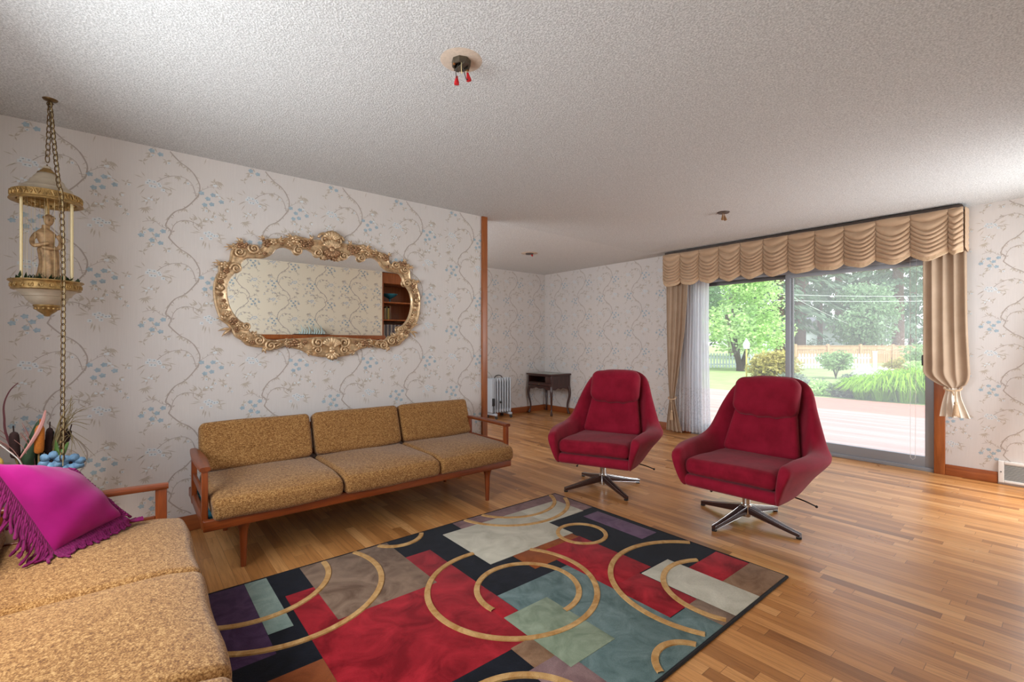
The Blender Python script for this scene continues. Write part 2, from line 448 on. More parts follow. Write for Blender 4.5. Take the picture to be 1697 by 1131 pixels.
    fan(-.078 + .149, .125, (3.3, 3.8, 4.2, 4.6, 5.0, 5.4), .04)
    for x, z in [(-.02, -.07), (.03, -.10), (.09, -.12), (.10, -.05), (-.34, -.26), (-.30, -.33), (-.42, -.16), (.13, .02), (-.12, .09), (-.08, -.16), (-.22, -.36)]:
        fan(x, z, [r.uniform(0, 6.28) for _ in range(5)], .026); 
        if r.random() < .6: bloom(x + .012, z - .012, .009, 4, 4); bloom(x + .012, z - .012, .004, 5, 4)
    for k in range(30):
        x, z = r.uniform(-.5, .04), r.uniform(-.5, .05)
        if any((x - a) ** 2 + (z - b) ** 2 < .0022 for a, b in M1 + M2): continue
        fan(x, z, [r.uniform(0, 6.28) for _ in range(r.choice((4, 5, 6)))], r.uniform(.02, .04))
        if k % 3 == 0:
            for q in range(3): bloom(x + r.uniform(-.02, .02), z + r.uniform(-.015, .015), .008, 4, 4)
    for x, z in [M1[3], M2[2], M2[3], S1[4], S2[4], M1[5]]: fan(x, z, [r.uniform(3.4, 6) for _ in range(5)], .03)
    return T
TILE = paper_tile()
def paper(mb, place, ulim, vlim, u0, v0, holes=()):
    """adds the printed pattern to a wall mesh; place(u, v, lift) -> point"""
    for i in range(int(floor((ulim[0] - u0) / PU)) - 1, int((ulim[1] - u0) / PU) + 2):
        for j in range(int(floor((vlim[0] - v0) / PV)) - 1, int((vlim[1] - v0) / PV) + 2):
            kk = 0
            for mi, ly, P in TILE:
                Q = [(u0 + i * PU + x, v0 + j * PV + z) for x, z in P]
                if any(u < ulim[0] or u > ulim[1] or v < vlim[0] or v > vlim[1] for u, v in Q): continue
                if any(any(h[0] < u < h[1] and h[2] < v < h[3] for u, v in Q) for h in holes): continue
                kk += 1; mb.add([place(u, v, .0003 + .0002 * ly + .00002 * (kk % 9)) for u, v in Q], [tuple(range(len(Q)))], mi)

w = MB(); w.box(XN - .15, 2.665, YM, YM + .12, 0, H)
paper(w, lambda u, v, k: (u, YM - k, v), (XN, 2.66), (.1, H), .398, 2.172)
paper(w, lambda u, v, k: (u, YM + .12 + k, v), (1.0, 2.66), (.1, H), .3, 2.172)
struct(w.build('wall_left', PAPER, smooth=False), 'blue and taupe floral wallpapered wall behind the sofa and gilt mirror')
w = MB(); D0, D1, DH = .80, 3.28, 2.06
w.box(XW, XW + .15, -1.0, D0, 0, H); w.box(XW, XW + .15, D1, YB + .15, 0, H); w.box(XW, XW + .15, D0, D1, DH, H)
paper(w, lambda u, v, k: (XW - k, -u, v), (-YB, 1.0), (.1, H), -5.629, 2.205, [(-D1, -D0, -1, DH)])
struct(w.build('wall_right', PAPER, smooth=False), 'floral wallpapered wall with the sliding glass door')
w = MB(); w.box(.9, XW, YB, YB + .15, 0, H)
paper(w, lambda u, v, k: (u, YB - k, v), (1.0, XW), (.1, H), 5.193, 2.215)
struct(w.build('wall_back', PAPER, smooth=False), 'floral wallpapered wall behind the radiator and dark side table')
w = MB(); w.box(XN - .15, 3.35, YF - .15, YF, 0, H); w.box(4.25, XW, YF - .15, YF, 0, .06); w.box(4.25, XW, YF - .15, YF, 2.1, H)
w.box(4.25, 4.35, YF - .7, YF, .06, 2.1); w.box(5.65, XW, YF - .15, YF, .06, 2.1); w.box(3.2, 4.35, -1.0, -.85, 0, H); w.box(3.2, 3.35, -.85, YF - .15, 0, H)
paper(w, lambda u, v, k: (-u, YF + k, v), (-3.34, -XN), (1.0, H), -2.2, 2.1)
M_cream = simple('cream_wallpaper_ground', S(238, 229, 208), .55); struct(w.build('wall_front', [M_cream] + PAPER[1:], smooth=False), 'floral wallpapered wall above the mantel, seen in the mirror')  # paper ground painted paler and warmer, standing in for light on this wall
w = MB(); x0, x1 = XN - .15, XN; a, b, c, d = .7, 3.0, .95, 2.15
w.box(x0, x1, YF, a, 0, H); w.box(x0, x1, b, YM, 0, H); w.box(x0, x1, a, b, 0, c); w.box(x0, x1, a, b, d, H)
struct(w.build('wall_near', M_paper, smooth=False), 'papered wall behind the near sofa, with a wide opening added for fill light')
w = MB(); w.box(.9, 1.0, YM + .12, 4.2, 0, H); w.box(.9, 1.0, 5.7, YB, 0, H); w.box(.9, 1.0, 4.2, 5.7, 0, .8); w.box(.9, 1.0, 4.2, 5.7, 2.15, H)
struct(w.build('wall_side', M_paper, smooth=False), 'papered end wall of the dining area with an opening added for fill light')
# trims and baseboards
t = MB(); t.rbox(2.623, 2.685, YM - .02, YM + .14, 0, H, .004)
struct(t.build('trim_1', M_trim), 'reddish brown wooden casing at the end of the mirror wall')
t = MB(); t.rbox(XW - .02, XW + .10, .755, .832, 0, DH + .06, .004); t.rbox(XW - .02, XW + .1, D1 - .01, D1 + .06, 0, DH + .06, .004); t.rbox(XW - .02, XW + .1, .832, D1 - .01, DH, DH + .06, .004)
struct(t.build('trim_2', M_trim), 'orange brown wooden casing around the sliding glass door')
def board(name, x0, x1, y0, y1, m, lab):
    b = MB(); b.rbox(x0, x1, y0, y1, 0, .1, .004); struct(b.build(name, m), lab)
board('baseboard_left', XN, 2.62, YM - .014, YM, M_base_x, 'stained baseboard under the mirror wall')
board('baseboard_back', 1.0, XW, YB - .014, YB, M_base_x, 'stained baseboard of the dining wall')
board('baseboard_right', XW - .014, XW, D1 + .06, YB - .014, M_base_y, 'stained baseboard left of the sliding door')
b = MB(); b.rbox(XW - .014, XW, .42, .755, 0, .1, .004); b.rbox(XW - .014, XW, YF, .05, 0, .1, .004)
struct(b.build('baseboard_window', M_base_y), 'stained baseboard between the door casing and the air register')

# sliding glass door
door = thing('door_1', 'aluminium framed sliding glass door to the deck', None, (XW, 2.05, 0), 0, None, 'structure')
f = MB()
f.rbox(.0, .11, -1.25, -1.214, 0, 2.05, .003); f.rbox(.0, .11, 1.175, 1.225, 0, 2.05, .003); f.rbox(0, .11, -1.214, 1.175, 2.0, 2.06, .003); f.rbox(0, .11, -1.214, 1.175, .0, .035, .003)
f.box(.03, .035, -1.175, 1.175, .035, .05); f.box(.075, .08, -1.214, 1.175, .035, .05)
f.build('outer_frame', M_alum, door)
def panel(name, x, y0, y1, pane, mA, mB, st):
    p = MB(); a, b = st
    p.rbox(x, x + .035, y0, y0 + a, .033, 2.0, .003); p.rbox(x, x + .035, y1 - b, y1, .033, 2.0, .003)
    p.rbox(x, x + .035, y0 + a, y1 - b, .033, .135, .003); p.rbox(x, x + .035, y0 + a, y1 - b, 1.955, 2.0, .003)
    o = p.build(name, mA, door)
    g = MB(); g.box(x + .015, x + .02, y0 + a, y1 - b, .135, 1.955); g.build('glass_pane', pane, o, smooth=False)
    return o
sp = panel('sliding_panel', .018, -1.212, .065, M_pane2, M_alum, None, (.062, .05))
fp = panel('fixed_panel', .064, -.0, 1.175, M_pane, M_bronze, None, (.07, .06))
h = MB(); h.rbox(-.002, .018, -1.195, -1.16, .93, 1.13, .004); h.build('handle_plate', M_alum, sp)
h = MB(); h.rbox(-.035, .018, -1.158, -1.132, 1.0, 1.1, .008); tag(h.build('handle', M_black, sp), 'black pull handle')

# unseen white framed openings, added to hold the fill lamps
def fill_frame(n, box_axis, lab, x0, x1, y0, y1, z0, z1):
    w = MB(); k = .05
    if box_axis == 'x':
        w.box(x0, x1, y0, y0 + k, z0, z1); w.box(x0, x1, y1 - k, y1, z0, z1); w.box(x0, x1, y0 + k, y1 - k, z0, z0 + k); w.box(x0, x1, y0 + k, y1 - k, z1 - k, z1)
    else:
        w.box(x0, x0 + k, y0, y1, z0, z1); w.box(x1 - k, x1, y0, y1, z0, z1); w.box(x0 + k, x1 - k, y0, y1, z0, z0 + k); w.box(x0 + k, x1 - k, y0, y1, z1 - k, z1)
    struct(w.build('window_%d' % n, M_white, smooth=False), lab)
fill_frame(1, 'x', 'unseen white frame added behind the near sofa for a fill lamp', XN - .12, XN - .06, .7, 3.0, .95, 2.15)
fill_frame(2, 'y', 'unseen tall white frame added beside the bookcase for a fill lamp', 4.35, 5.65, YF - .12, YF - .06, .06, 2.1)
fill_frame(3, 'x', 'unseen white frame added at the end of the dining area for a fill lamp', .92, .97, 4.2, 5.7, .8, 2.15)

# ------------------------------------------------------------------ teak daybed sofas
def make_sofa(label, loc, rz):
    T = thing('daybed_sofa', label, 'sofa', loc, rz, 'teak daybed sofas with tweed cushions')
    L = 2.017
    m = MB(); m.rbox(0, L, 0, .032, .254, .312, .007); m.build('front_rail', M_teak_x, T)
    m = MB(); m.rbox(0, L, .715, .745, .254, .312, .007); m.build('back_rail', M_teak_x, T)
    for x in (.0, L - .03):
        m = MB(); m.rbox(x, x + .03, .033, .714, .258, .312, .007); m.build('side_rail', M_teak_y, T)
    m = MB(); m.box(.03, L - .03, .033, .714, .288, .298)
    for k in range(9): m.box(.03, L - .03, .05 + k * .075, .1 + k * .075, .298, .302)
    tag(m.build('webbing', M_teal, T, smooth=False), 'teal webbing deck')
    for lx in (.193, 1.846):
        for ly, lean in ((.085, 0), (.66, .05)):
            m = MB(); P = []; R = []
            for k in range(13):
                t = k / 12; z = .256 * (1 - t)
                R.append(.014 + .010 * (1 - t) + .020 * max(0, 1 - t * 3.2) ** 2); P.append((lx, ly + lean * t, z))
            m.tube(P, R, 12); m.build('leg', M_teak_z, T)
    m = MB(); m.rbox(.18, 1.86, .06, .10, .236, .256, .004); m.rbox(.18, .215, .10, .68, .236, .256, .004); m.rbox(1.825, 1.86, .10, .68, .236, .256, .004); m.build('under_frame', M_teak_x, T)
    for s, x in ((-1, .012), (1, L - .012)):
        def arm(u, v, x=x):
            y = .03 + .56 * u; a = 2 * pi * v
            wd = .016 + .018 * sin(pi * min(1, .15 + u * .8)); th = .0125
            ex = abs(cos(a)) ** .6 * (1 if cos(a) > 0 else -1); ez = abs(sin(a)) ** .6 * (1 if sin(a) > 0 else -1)
            return (x + wd * ex, y, .568 + th * ez + .006 * sin(pi * u))
        m = MB(); m.grid(18, 16, arm); n0 = len(m.v)
        m.f += [tuple(j * 19 for j in range(16)), tuple(j * 19 + 18 for j in range(15, -1, -1))]; m.mi += [0, 0]
        a = m.build('armrest', M_teak_y, T)
        for y in (.035, .54):
            p = MB(); p.rbox(x - .014, x + .014, y, y + .042, .258, .572, .005); p.build('arm_post', M_teak_z, a)
        p = MB(); p.rbox(x - .008, x + .008, .077, .54, .40, .44, .004); p.build('arm_slat', M_teak_y, a)
    bf = MB(); bf.rbox(.05, L - .05, .69, .712, .60, .65, .006); bf.rbox(.05, L - .05, .69, .712, .42, .46, .006)
    for x in (.3, .98, 1.68): bf.rbox(x, x + .035, .69, .714, .3, .65, .004)
    bf.build('back_frame', M_teak_x, T)
    for k, (a, b) in enumerate(((.04, .7), (.712, 1.362), (1.368, 2.02))):
        m = MB(); m.rbox(a, b, -.035, .6, .303, .432, .030, 4, 8, .012, puffz=.004)
        m.warp(lambda x, y, z: (x + .003 * sin(z * 40 + y * 9), y + .004 * sin(x * 13), z + .003 * sin(x * 11 + y * 7) - (.016 * max(0, 1 - y / .12) ** 2 if y < .12 and z > .37 else 0)))
        m.build('seat_cushion', M_tweed, T)
    for k, (a, b) in enumerate(((.045, .69), (.715, 1.355), (1.375, 2.013))):
        m = MB(); m.rbox(a, b, -.055, .055, 0, .295, .030, 4, 8, .010, puffz=.004)
        m.warp(lambda x, y, z: (x, y + .003 * sin(x * 14), z + .003 * sin(x * 10)))
        m.xf(Matrix.Translation((0, .575, .428)) @ Matrix.Rotation(RAD(-19), 4, 'X'))
        m.build('back_cushion', M_tweed, T)
    return T
sofa1 = make_sofa('long tweed daybed sofa with teak frame under the gilt mirror', (.285, 2.80, 0), 0)
sofa2 = make_sofa('tweed daybed sofa in the near corner holding the magenta fringed pillow', (.165, .628, 0), pi / 2)
for s in (sofa1, sofa2):
    del s['group']
# ------------------------------------------------------------------ fringed pillow
PA, PB, PC, PD = Vector((-.215, 2.345, .462)), Vector((-.022, 2.545, .492)), Vector((-.196, 2.63, .705)), Vector((-.385, 2.42, .80))
PN = (PB - PA).cross(PD - PA).normalized()
if PN.y > 0: PN = -PN
def pil(u, v, side):
    p = PA * (1 - u) * (1 - v) + PB * u * (1 - v) + PC * u * v + PD * (1 - u) * v
    c = PA * .25 + PB * .25 + PC * .25 + PD * .25
    e = 1 - (1 - (2 * u - 1) ** 2) * (1 - (2 * v - 1) ** 2)
    pinch = 0.07 * ((1 - (2 * u - 1) ** 2) * (2 * v - 1) ** 4 + (1 - (2 * v - 1) ** 2) * (2 * u - 1) ** 4) * .5
    p = p + (c - p) * pinch
    d = ((1 - (2 * u - 1) ** 2) * (1 - (2 * v - 1) ** 2)) ** .55
    wr = .004 * sin(u * 23 + v * 9) * (1 - d) + .003 * sin(v * 17 - u * 6)
    return p + PN * side * ((.085 if side > 0 else .035) * d + (wr if side > 0 else 0) * min(1, d * 4))
pillow = thing('fringed_pillow', 'magenta throw pillow with plum fringe leaning on the near sofa arm', 'pillow', (-.2, 2.45, .46))
O = Vector((-.2, 2.45, .46))
m = MB(); m.grid(26, 26, lambda u, v: pil(u, v, 1) - O); m.grid(26, 26, lambda u, v: pil(1 - u, v, -1) - O)
m.build('cover', M_magenta, pillow, angle=180)
def strands(name, a, b, n, dirf, ln):
    m = MB(); r = random.Random(5)
    P = []
    for i in range(n):
        t = (i + .5) / n; p = a(t); d = dirf(t).normalized(); l = ln * r.uniform(.8, 1.1)
        w = Vector((r.uniform(-.25, .25), r.uniform(-.25, .25), r.uniform(-.1, .1)))
        pts = [p, p + d * l * .35 + PN * .012, p + (d + w * .4) * l * .7 + PN * .010, p + (d + w) * l]
        pts = [Vector((q.x, q.y, max(q.z, .452))) for q in pts]
        C = catmull(pts, 9)
        m.tube([q - O for q in C], [.0048 * (1 + .3 * sin(k * 2.6)) for k in range(10)], 6)
    m.tube([a(k / 20) - O for k in range(21)], .005, 6)
    return m.build(name, M_fringe, pillow)
strands('fringe', lambda t: pil(t, 0.0, 1), None, 34, lambda t: Vector((.30 - .1 * t, -.55 + .5 * t, -.55)), .07)
strands('fringe', lambda t: pil(0.0, t, 1), None, 40, lambda t: Vector((-.15 - .1 * t, -.35, -.75)), .11)
strands('fringe', lambda t: pil(1.0, t, 1), None, 26, lambda t: Vector((.6, .2, -.6)), .035)
m = MB(); r = random.Random(8)
for i in range(9):
    p = pil(.99, .0, 1); a = r.uniform(.1, .9)
    m.tube([q - O for q in catmull([p, p + Vector((.03 * cos(a), .03 * sin(a), -.03)), Vector((p.x + .07 * cos(a), p.y + .06 * sin(a), .455 + r.uniform(0, .012)))], 8)], .005, 6)
m.build('corner_fringe', M_fringe, pillow)

# ------------------------------------------------------------------ swivel armchairs
def make_chair(label, loc, rz, legrot):
    T = thing('swivel_armchair', label, 'armchair', loc, rz); UP = (-.008, .034, 0)
    # stations (half): bottom, outer mid, rim outer, rim inner, inner mid, inner bottom
    st = [
        [(.395, .29, .275), (.415, .335, .39), (.405, .362, .485), (.40, .305, .508), (.40, .285, .43), (.385, .27, .30)],
        [(.25, .30, .272), (.25, .36, .38), (.24, .412, .492), (.25, .325, .522), (.25, .292, .43), (.25, .275, .30)],
        [(.08, .30, .272), (.07, .375, .38), (.05, .446, .488), (.07, .345, .525), (.08, .298, .44), (.08, .28, .30)],
        [(-.10, .275, .28), (-.10, .36, .40), (-.10, .436, .495), (-.075, .345, .54), (-.06, .30, .46), (-.05, .275, .30)],
        [(-.20, .235, .30), (-.225, .325, .45), (-.195, .385, .56), (-.16, .325, .60), (-.14, .290, .50), (-.11, .265, .30)],
        [(-.235, .21, .31), (-.295, .285, .54), (-.275, .318, .74), (-.225, .285, .745), (-.19, .262, .58), (-.15, .25, .30)],
        [(-.26, .16, .32), (-.355, .235, .60), (-.375, .258, .875), (-.32, .232, .86), (-.275, .205, .66), (-.18, .19, .30)],
        [(-.275, .08, .32), (-.385, .13, .62), (-.425, .16, .935), (-.375, .14, .91), (-.32, .11, .68), (-.19, .1, .30)],
        [(-.28, 0, .32), (-.395, 0, .62), (-.435, 0, .945), (-.385, 0, .92), (-.33, 0, .68), (-.195, 0, .30)]]
    full = st + [[(a, -b, c) for a, b, c in s] for s in st[-2::-1]]
    NS, NP = 64, 30
    cols = [catmull([s[k] for s in full], NS) for k in range(6)]
    rings = [catmull([cols[k][i] for k in range(6)], NP, True) for i in range(NS + 1)]
    m = MB()
    def cap(ring, sgn):
        c = sum(ring, Vector()) / len(ring)
        return [[c + (p - c) * q + Vector((d, 0, 0)) for p in ring] for q, d in ((.95, .016), (.82, .034), (.58, .046), (.3, .05))]
    c0 = cap(rings[0], 1); c1 = cap(rings[-1], 1)
    allr = c0[::-1] + rings + c1
    vs = [p for rg in allr for p in rg]; fs = []
    for i in range(len(allr) - 1):
        for k in range(NP): fs.append((i * NP + k, (i + 1) * NP + k, (i + 1) * NP + (k + 1) % NP, i * NP + (k + 1) % NP))
    fs += [tuple(range(NP)), tuple(range(len(vs) - 1, len(vs) - 1 - NP, -1))]
    m.add(vs, fs); m.build('shell', M_red, T, angle=180, loc=UP)
    m = MB(); m.rbox(-.22, .415, -.292, .292, .268, .345, .035, 3, 6); m.build('seat_base', M_red, T, loc=UP)
    m = MB(); m.rbox(-.17, .42, -.278, .278, 0, .105, .04, 4, 8, .012, puffz=.005)
    m.warp(lambda x, y, z: (x, y * (1 - .06 * max(0, -x) / .17), z + .003 * sin(x * 17 + y * 11)))
    m.xf(Matrix.Translation((0, 0, .338)) @ Matrix.Rotation(RAD(-2), 4, 'Y'))
    sc = m.build('seat_cushion', M_redseat, T, loc=UP)
    m = MB(); m.rbox(-.045, .045, -.22, .22, 0, .50, .035, 4, 8, .012, puffz=.0)
    m.warp(lambda x, y, z: (x - .10 * (y / .22) ** 2 * -.35, y * (1.14 - .36 * z / .5), z))
    m.xf(Matrix.Translation((-.165, 0, .425)) @ Matrix.Rotation(RAD(-21), 4, 'Y'))
    m.build('back_cushion', M_red, T, loc=UP)
    m = MB(); m.rbox(-.055, .072, -.212, .212, 0, .262, .055, 4, 8, .02, puffz=.004)
    r = random.Random(4)
    m.warp(lambda x, y, z: (x + (.004 * sin(y * 90) if z < .06 else 0), y * (1 + .0 * z), z + (.006 * sin(y * 55) if z < .05 else .004 * sin(y * 12))))
    m.xf(Matrix.Translation((-.216, 0, .705)) @ Matrix.Rotation(RAD(-20), 4, 'Y'))
    m.build('head_cushion', M_red, T, loc=UP)
    m = MB(); m.rbox(-.14, .14, -.10, .10, .243, .268, .004); m.rbox(-.02, .02, -.22, .22, .25, .266, .003); m.build('swivel_plate', M_black, T)
    m = MB(); m.lathe([(.0, .03), (.026, .03), (.026, .17), (.020, .172), (.020, .245), (0, .245)], 20); m.build('column', M_chrome, T)
    m = MB(); m.lathe([(.0, .035), (.034, .035), (.038, .06), (.034, .115), (.0, .115)], 20); m.build('hub', M_chrome, T)
    for k in range(4):
        a = RAD(legrot) + k * pi / 2 - rz
        R = Matrix.Rotation(a, 4, 'Z')
        def leg(u, v):
            x = .02 + .335 * u; tp = 1 - u
            w = .013 + .011 * tp; zt = .034 + .073 * tp ** 1.15; zb = .010 + .045 * tp
            an = 2 * pi * v; ex = abs(cos(an)) ** .45 * (1 if cos(an) > 0 else -1); ez = abs(sin(an)) ** .45 * (1 if sin(an) > 0 else -1)
            return (x, w * ex, (zt + zb) / 2 + (zt - zb) / 2 * ez)
        m = MB(); m.grid(10, 16, leg); m.f += [tuple(j * 11 for j in range(16)), tuple(j * 11 + 10 for j in range(15, -1, -1))]; m.mi += [0, 0]
        m.xf(R); lg = m.build('base_leg', M_darkmetal, T)
        m = MB()
        for sg in (-1, 1):
            m.tube([(.03 + .325 * q, sg * (.0125 + .0105 * (1 - q)), .033 + .073 * (1 - q) ** 1.15) for q in [j / 8 for j in range(9)]], .0015, 6)
            m.tube([(.03 + .325 * q, sg * (.0125 + .0105 * (1 - q)), .011 + .045 * (1 - q)) for q in [j / 8 for j in range(9)]], .0011, 6)
        m.xf(R); tag(m.build('polished_edge', M_chrome, lg), 'polished chrome edging')
        m = MB(); m.lathe([(0, 0), (.016, 0), (.016, .012), (0, .014)], 12, (.345, 0, 0)); m.xf(R); m.build('glide', M_black, lg)
    for P in ([(.03, .12, .252), (.05, .28, .248), (.06, .36, .24), (.065, .43, .222)], [(.05, -.10, .25), (.09, -.15, .238), (.14, -.18, .19)]):
        m = MB(); m.tube(catmull(P, 10), .0045, 8); m.ball(P[-1], .0085)
        m.build('lever', M_black, T)
    return T
chair2 = make_chair('crimson swivel armchair in front of the glass door, nearer the camera', (3.26, 1.428, 0), RAD(183), 81)
chair1 = make_chair('crimson swivel armchair farther back, between the sofa and the curtain', (3.075, 2.525, 0), RAD(203), 70)

# ------------------------------------------------------------------ area rug
RC = dict(navy=m_pile('pile_navy', S(12, 14, 22), S(24, 27, 38)), purple=m_pile('pile_purple', S(62, 38, 70), S(88, 62, 94)),
          plum=m_pile('pile_plum', S(98, 72, 96), S(126, 100, 122)), mint=m_pile('pile_mint', S(122, 142, 134), S(150, 166, 156)), brown=m_pile('pile_brown', S(104, 80, 64), S(150, 124, 104), 6),
          red=m_pile('pile_red', S(122, 10, 22), S(186, 38, 50), 5), rust=m_pile('pile_rust', S(132, 66, 28), S(160, 86, 42)),
          cream=m_pile('pile_cream', S(186, 180, 162), S(214, 208, 190), 6), mauve=m_pile('pile_mauve', S(122, 92, 92), S(152, 122, 120)),
          teal=m_pile('pile_teal', S(82, 104, 102), S(122, 142, 140), 8), sage=m_pile('pile_sage', S(122, 136, 112), S(156, 168, 144)),
          gold=m_pile('pile_gold', S(182, 132, 72), S(218, 176, 118), 14), olive=m_pile('pile_tan', S(126, 92, 66), S(156, 122, 94)))
RK = list(RC); RMATS = [RC[k] for k in RK] + [simple('rug_binding', S(24, 20, 22), .9)]
RX0, RX1, RY0, RY1 = .22, 2.625, .945, 2.645
rug = MB(); tz = .011
rug.rbox(RX0, RX1, RY0, RY1, 0, tz, .005, 2, 1, mi=RK.index('navy'))
rug.tube([(RX0, RY0, .006), (RX1, RY0, .006), (RX1, RY1, .006), (RX0, RY1, .006)], .0075, 6, closed=True, mi=len(RK))
class _L: z = tz
def patch(k, x0, x1, y0, y1):
    _L.z += .00012
    x0, x1, y0, y1 = max(x0, RX0 + .006), min(x1, RX1 - .006), max(y0, RY0 + .006), min(y1, RY1 - .006)
    if y0 > RY0 + .02 or True:
        rug.rbox(x0, x1, y0, y1, tz - .002, _L.z, .0012, 1, 1, mi=RK.index(k))
def ring(cx, cy, r, a0=0, a1=360, w=.030):
    _L.z += .00012; n = 90; P = []
    def ok(x, y): return RX0 + .012 < x < RX1 - .012 and RY0 + .012 < y < RY1 - .012
    run = []
    runs = []
    for i in range(n + 1):
        a = RAD(a0 + (a1 - a0) * i / n); x, y = cx + r * cos(a), cy + r * sin(a)
        if ok(x, y): run.append(a)
        else:
            if len(run) > 1: runs.append(run)
            run = []
    if len(run) > 1: runs.append(run)
    hh = .004
    for run in runs:
        vs = []; fs = []
        for a in run:
            ca, sa = cos(a), sin(a)
            for rr, zz in ((r - w / 2, tz - .002), (r - w / 2 + .002, _L.z + hh * .6), (r, _L.z + hh), (r + w / 2 - .002, _L.z + hh * .6), (r + w / 2, tz - .002)):
                vs.append((cx + rr * ca, cy + rr * sa, zz))
        for i in range(len(run) - 1):
            for j in range(4): fs.append((i * 5 + j, i * 5 + j + 1, i * 5 + j + 6, i * 5 + j + 5))
        rug.add(vs, fs, RK.index('gold'))
patch('purple', .22, .44, 1.97, 2.64); patch('mint', .44, .54, 2.12, 2.64); patch('rust', .36, .57, 1.3, 1.83)
patch('red', .57, 1.35, 1.41, 2.39); patch('brown', .70, 1.195, 2.04, 2.64)
patch('mauve', 1.66, 2.62, 2.515, 2.64); patch('mauve', 2.51, 2.62, 2.25, 2.64)
patch('plum', 2.43, 2.585, 1.69, 2.17)
patch('red', 1.83, 2.06, 1.13, 1.96); patch('red', 1.87, 2.165, 1.45, 1.97); patch('rust', 1.67, 1.87, 1.83, 2.025); patch('rust', 1.86, 2.155, 1.96, 2.03)
patch('teal', 1.31, 1.83, .95, 1.75); patch('navy', 1.30, 1.352, 1.59, 1.752); patch('red', 1.26, 1.35, 1.59, 1.80)
patch('teal', 1.82, 1.955, .95, 1.125); patch('brown', 1.95, 2.065, .95, 1.13); patch('olive', 1.16, 1.265, 1.27, 1.415); patch('mauve', 1.13, 1.31, 1.05, 1.275); patch('teal', .3, .8, .96, 1.2)
patch('cream', 2.065, 2.31, .95, 1.44); patch('olive', 2.31, 2.62, .95, 1.13); patch('red', 2.31, 2.61, 1.13, 1.315)
ring(1.465, 1.775, .415, 83, 360 + 36); ring(1.51, 1.71, .25, -90, 190)
patch('cream', 1.515, 2.165, 2.02, 2.52); patch('cream', 2.15, 2.51, 2.24, 2.52)
patch('sage', 1.265, 1.525, 1.19, 1.59)
ring(.575, 2.445, .46); ring(.47, 2.60, .352); ring(1.28, 2.70, .16); ring(2.23, 2.75, .352); ring(2.20, 2.725, .455)
ring(2.20, 1.98, .112 + .0, 0, 360, .026) if False else ring(2.203, 1.98, .15, 0, 360, .027)
ring(2.24, 1.19, .463, 38, 225); ring(2.26, 1.09, .292, 55, 215); ring(1.62, .905, .135); ring(.93, 1.05, .28)
RO = rug.build('area_rug', RMATS, angle=30)
tag(RO, 'abstract rug of red, navy, cream and teal blocks with gold circles on the oak floor', 'rug')

# ------------------------------------------------------------------ gilt mirror
mir = thing('wall_mirror', 'wide mirror in an ornate gilded baroque frame above the long sofa', 'mirror', (1.188, YM, 1.56))
OUT = [(0.004, .47), (-.078, .436), (-.148, .432), (-.264, .44), (-.31, .418), (-.383, .403), (-.446, .39), (-.47, .356), (-.474, .33), (-.498, .31), (-.523, .335), (-.591, .335), (-.64, .32), (-.66, .285), (-.668, .232), (-.676, .203), (-.725, .19), (-.735, .159), (-.732, .138), (-.751, .094), (-.763, .029), (-.76, -.044), (-.747, -.116), (-.72, -.188), (-.684, -.22), (-.655, -.262), (-.64, -.298), (-.599, -.326), (-.566, -.36), (-.498, -.375), (-.446, -.375), (-.383, -.388), (-.329, -.366), (-.273, -.381), (-.216, -.397), (-.177, -.42), (-.108, -.445), (.0, -.455)]
INN = [(0.0, .31), (-.068, .307), (-.108, .306), (-.14, .335), (-.187, .352), (-.221, .322), (-.254, .313), (-.282, .335), (-.338, .347), (-.383, .322), (-.41, .285), (-.463, .254), (-.523, .247), (-.566, .240), (-.592, .212), (-.611, .163), (-.645, .122), (-.668, .083), (-.682, .017), (-.676, -.057), (-.652, -.13), (-.612, -.185), (-.575, -.212), (-.552, -.255), (-.523, -.285), (-.463, -.305), (-.437, -.318), (-.383, -.321), (-.329, -.316), (-.158, -.305), (-.108, -.299), (0.0, -.298)]
def resample(L, n):
    P = catmull([(x, 0, z) for x, z in L], 400); D = [0]
    for a, b in zip(P, P[1:]): D.append(D[-1] + (b - a).length)
    out = []; j = 0
    for k in range(n + 1):
        t = D[-1] * k / n
        while j < len(D) - 2 and D[j + 1] < t: j += 1
        f = (t - D[j]) / max(1e-9, D[j + 1] - D[j]); out.append(P[j].lerp(P[j + 1], f))
    return out
# pair inner and outer by nearest direction: sample the inner ring, march outward to the outline
Oh = resample(OUT, 120); Ih = resample(INN, 120)
def sym(L): return L + [Vector((-p.x, 0, p.z)) for p in L[-2:0:-1]]
OF, IF = sym(Oh), sym(Ih)
NSg = len(OF)
PROF = [(0.0, .0), (0.0, .022), (.08, .034), (.22, .026), (.5, .020), (.78, .026), (.90, .036), (1.0, .030), (1.0, .0)]
m = MB(); vs = []; fs = []
for i in range(NSg):
    for t, d in PROF:
        p = IF[i].lerp(OF[i], t); vs.append((p.x, -d - .002, p.z))
NPf = len(PROF)
for i in range(NSg):
    for k in range(NPf - 1):
        j = (i + 1) % NSg; fs.append((i * NPf + k, i * NPf + k + 1, j * NPf + k + 1, j * NPf + k))
m.add(vs, fs); m.build('frame', M_gold, mir)
m = MB(); n = len(IF); c = (0, -.012, .02)
vs = [c] + [(p.x * 1.01, -.012, p.z * 1.01) for p in IF]; m.add(vs, [(0, 1 + (i + 1) % n, 1 + i) for i in range(n)])
m.build('mirror_glass', M_mirror, mir, smooth=False)
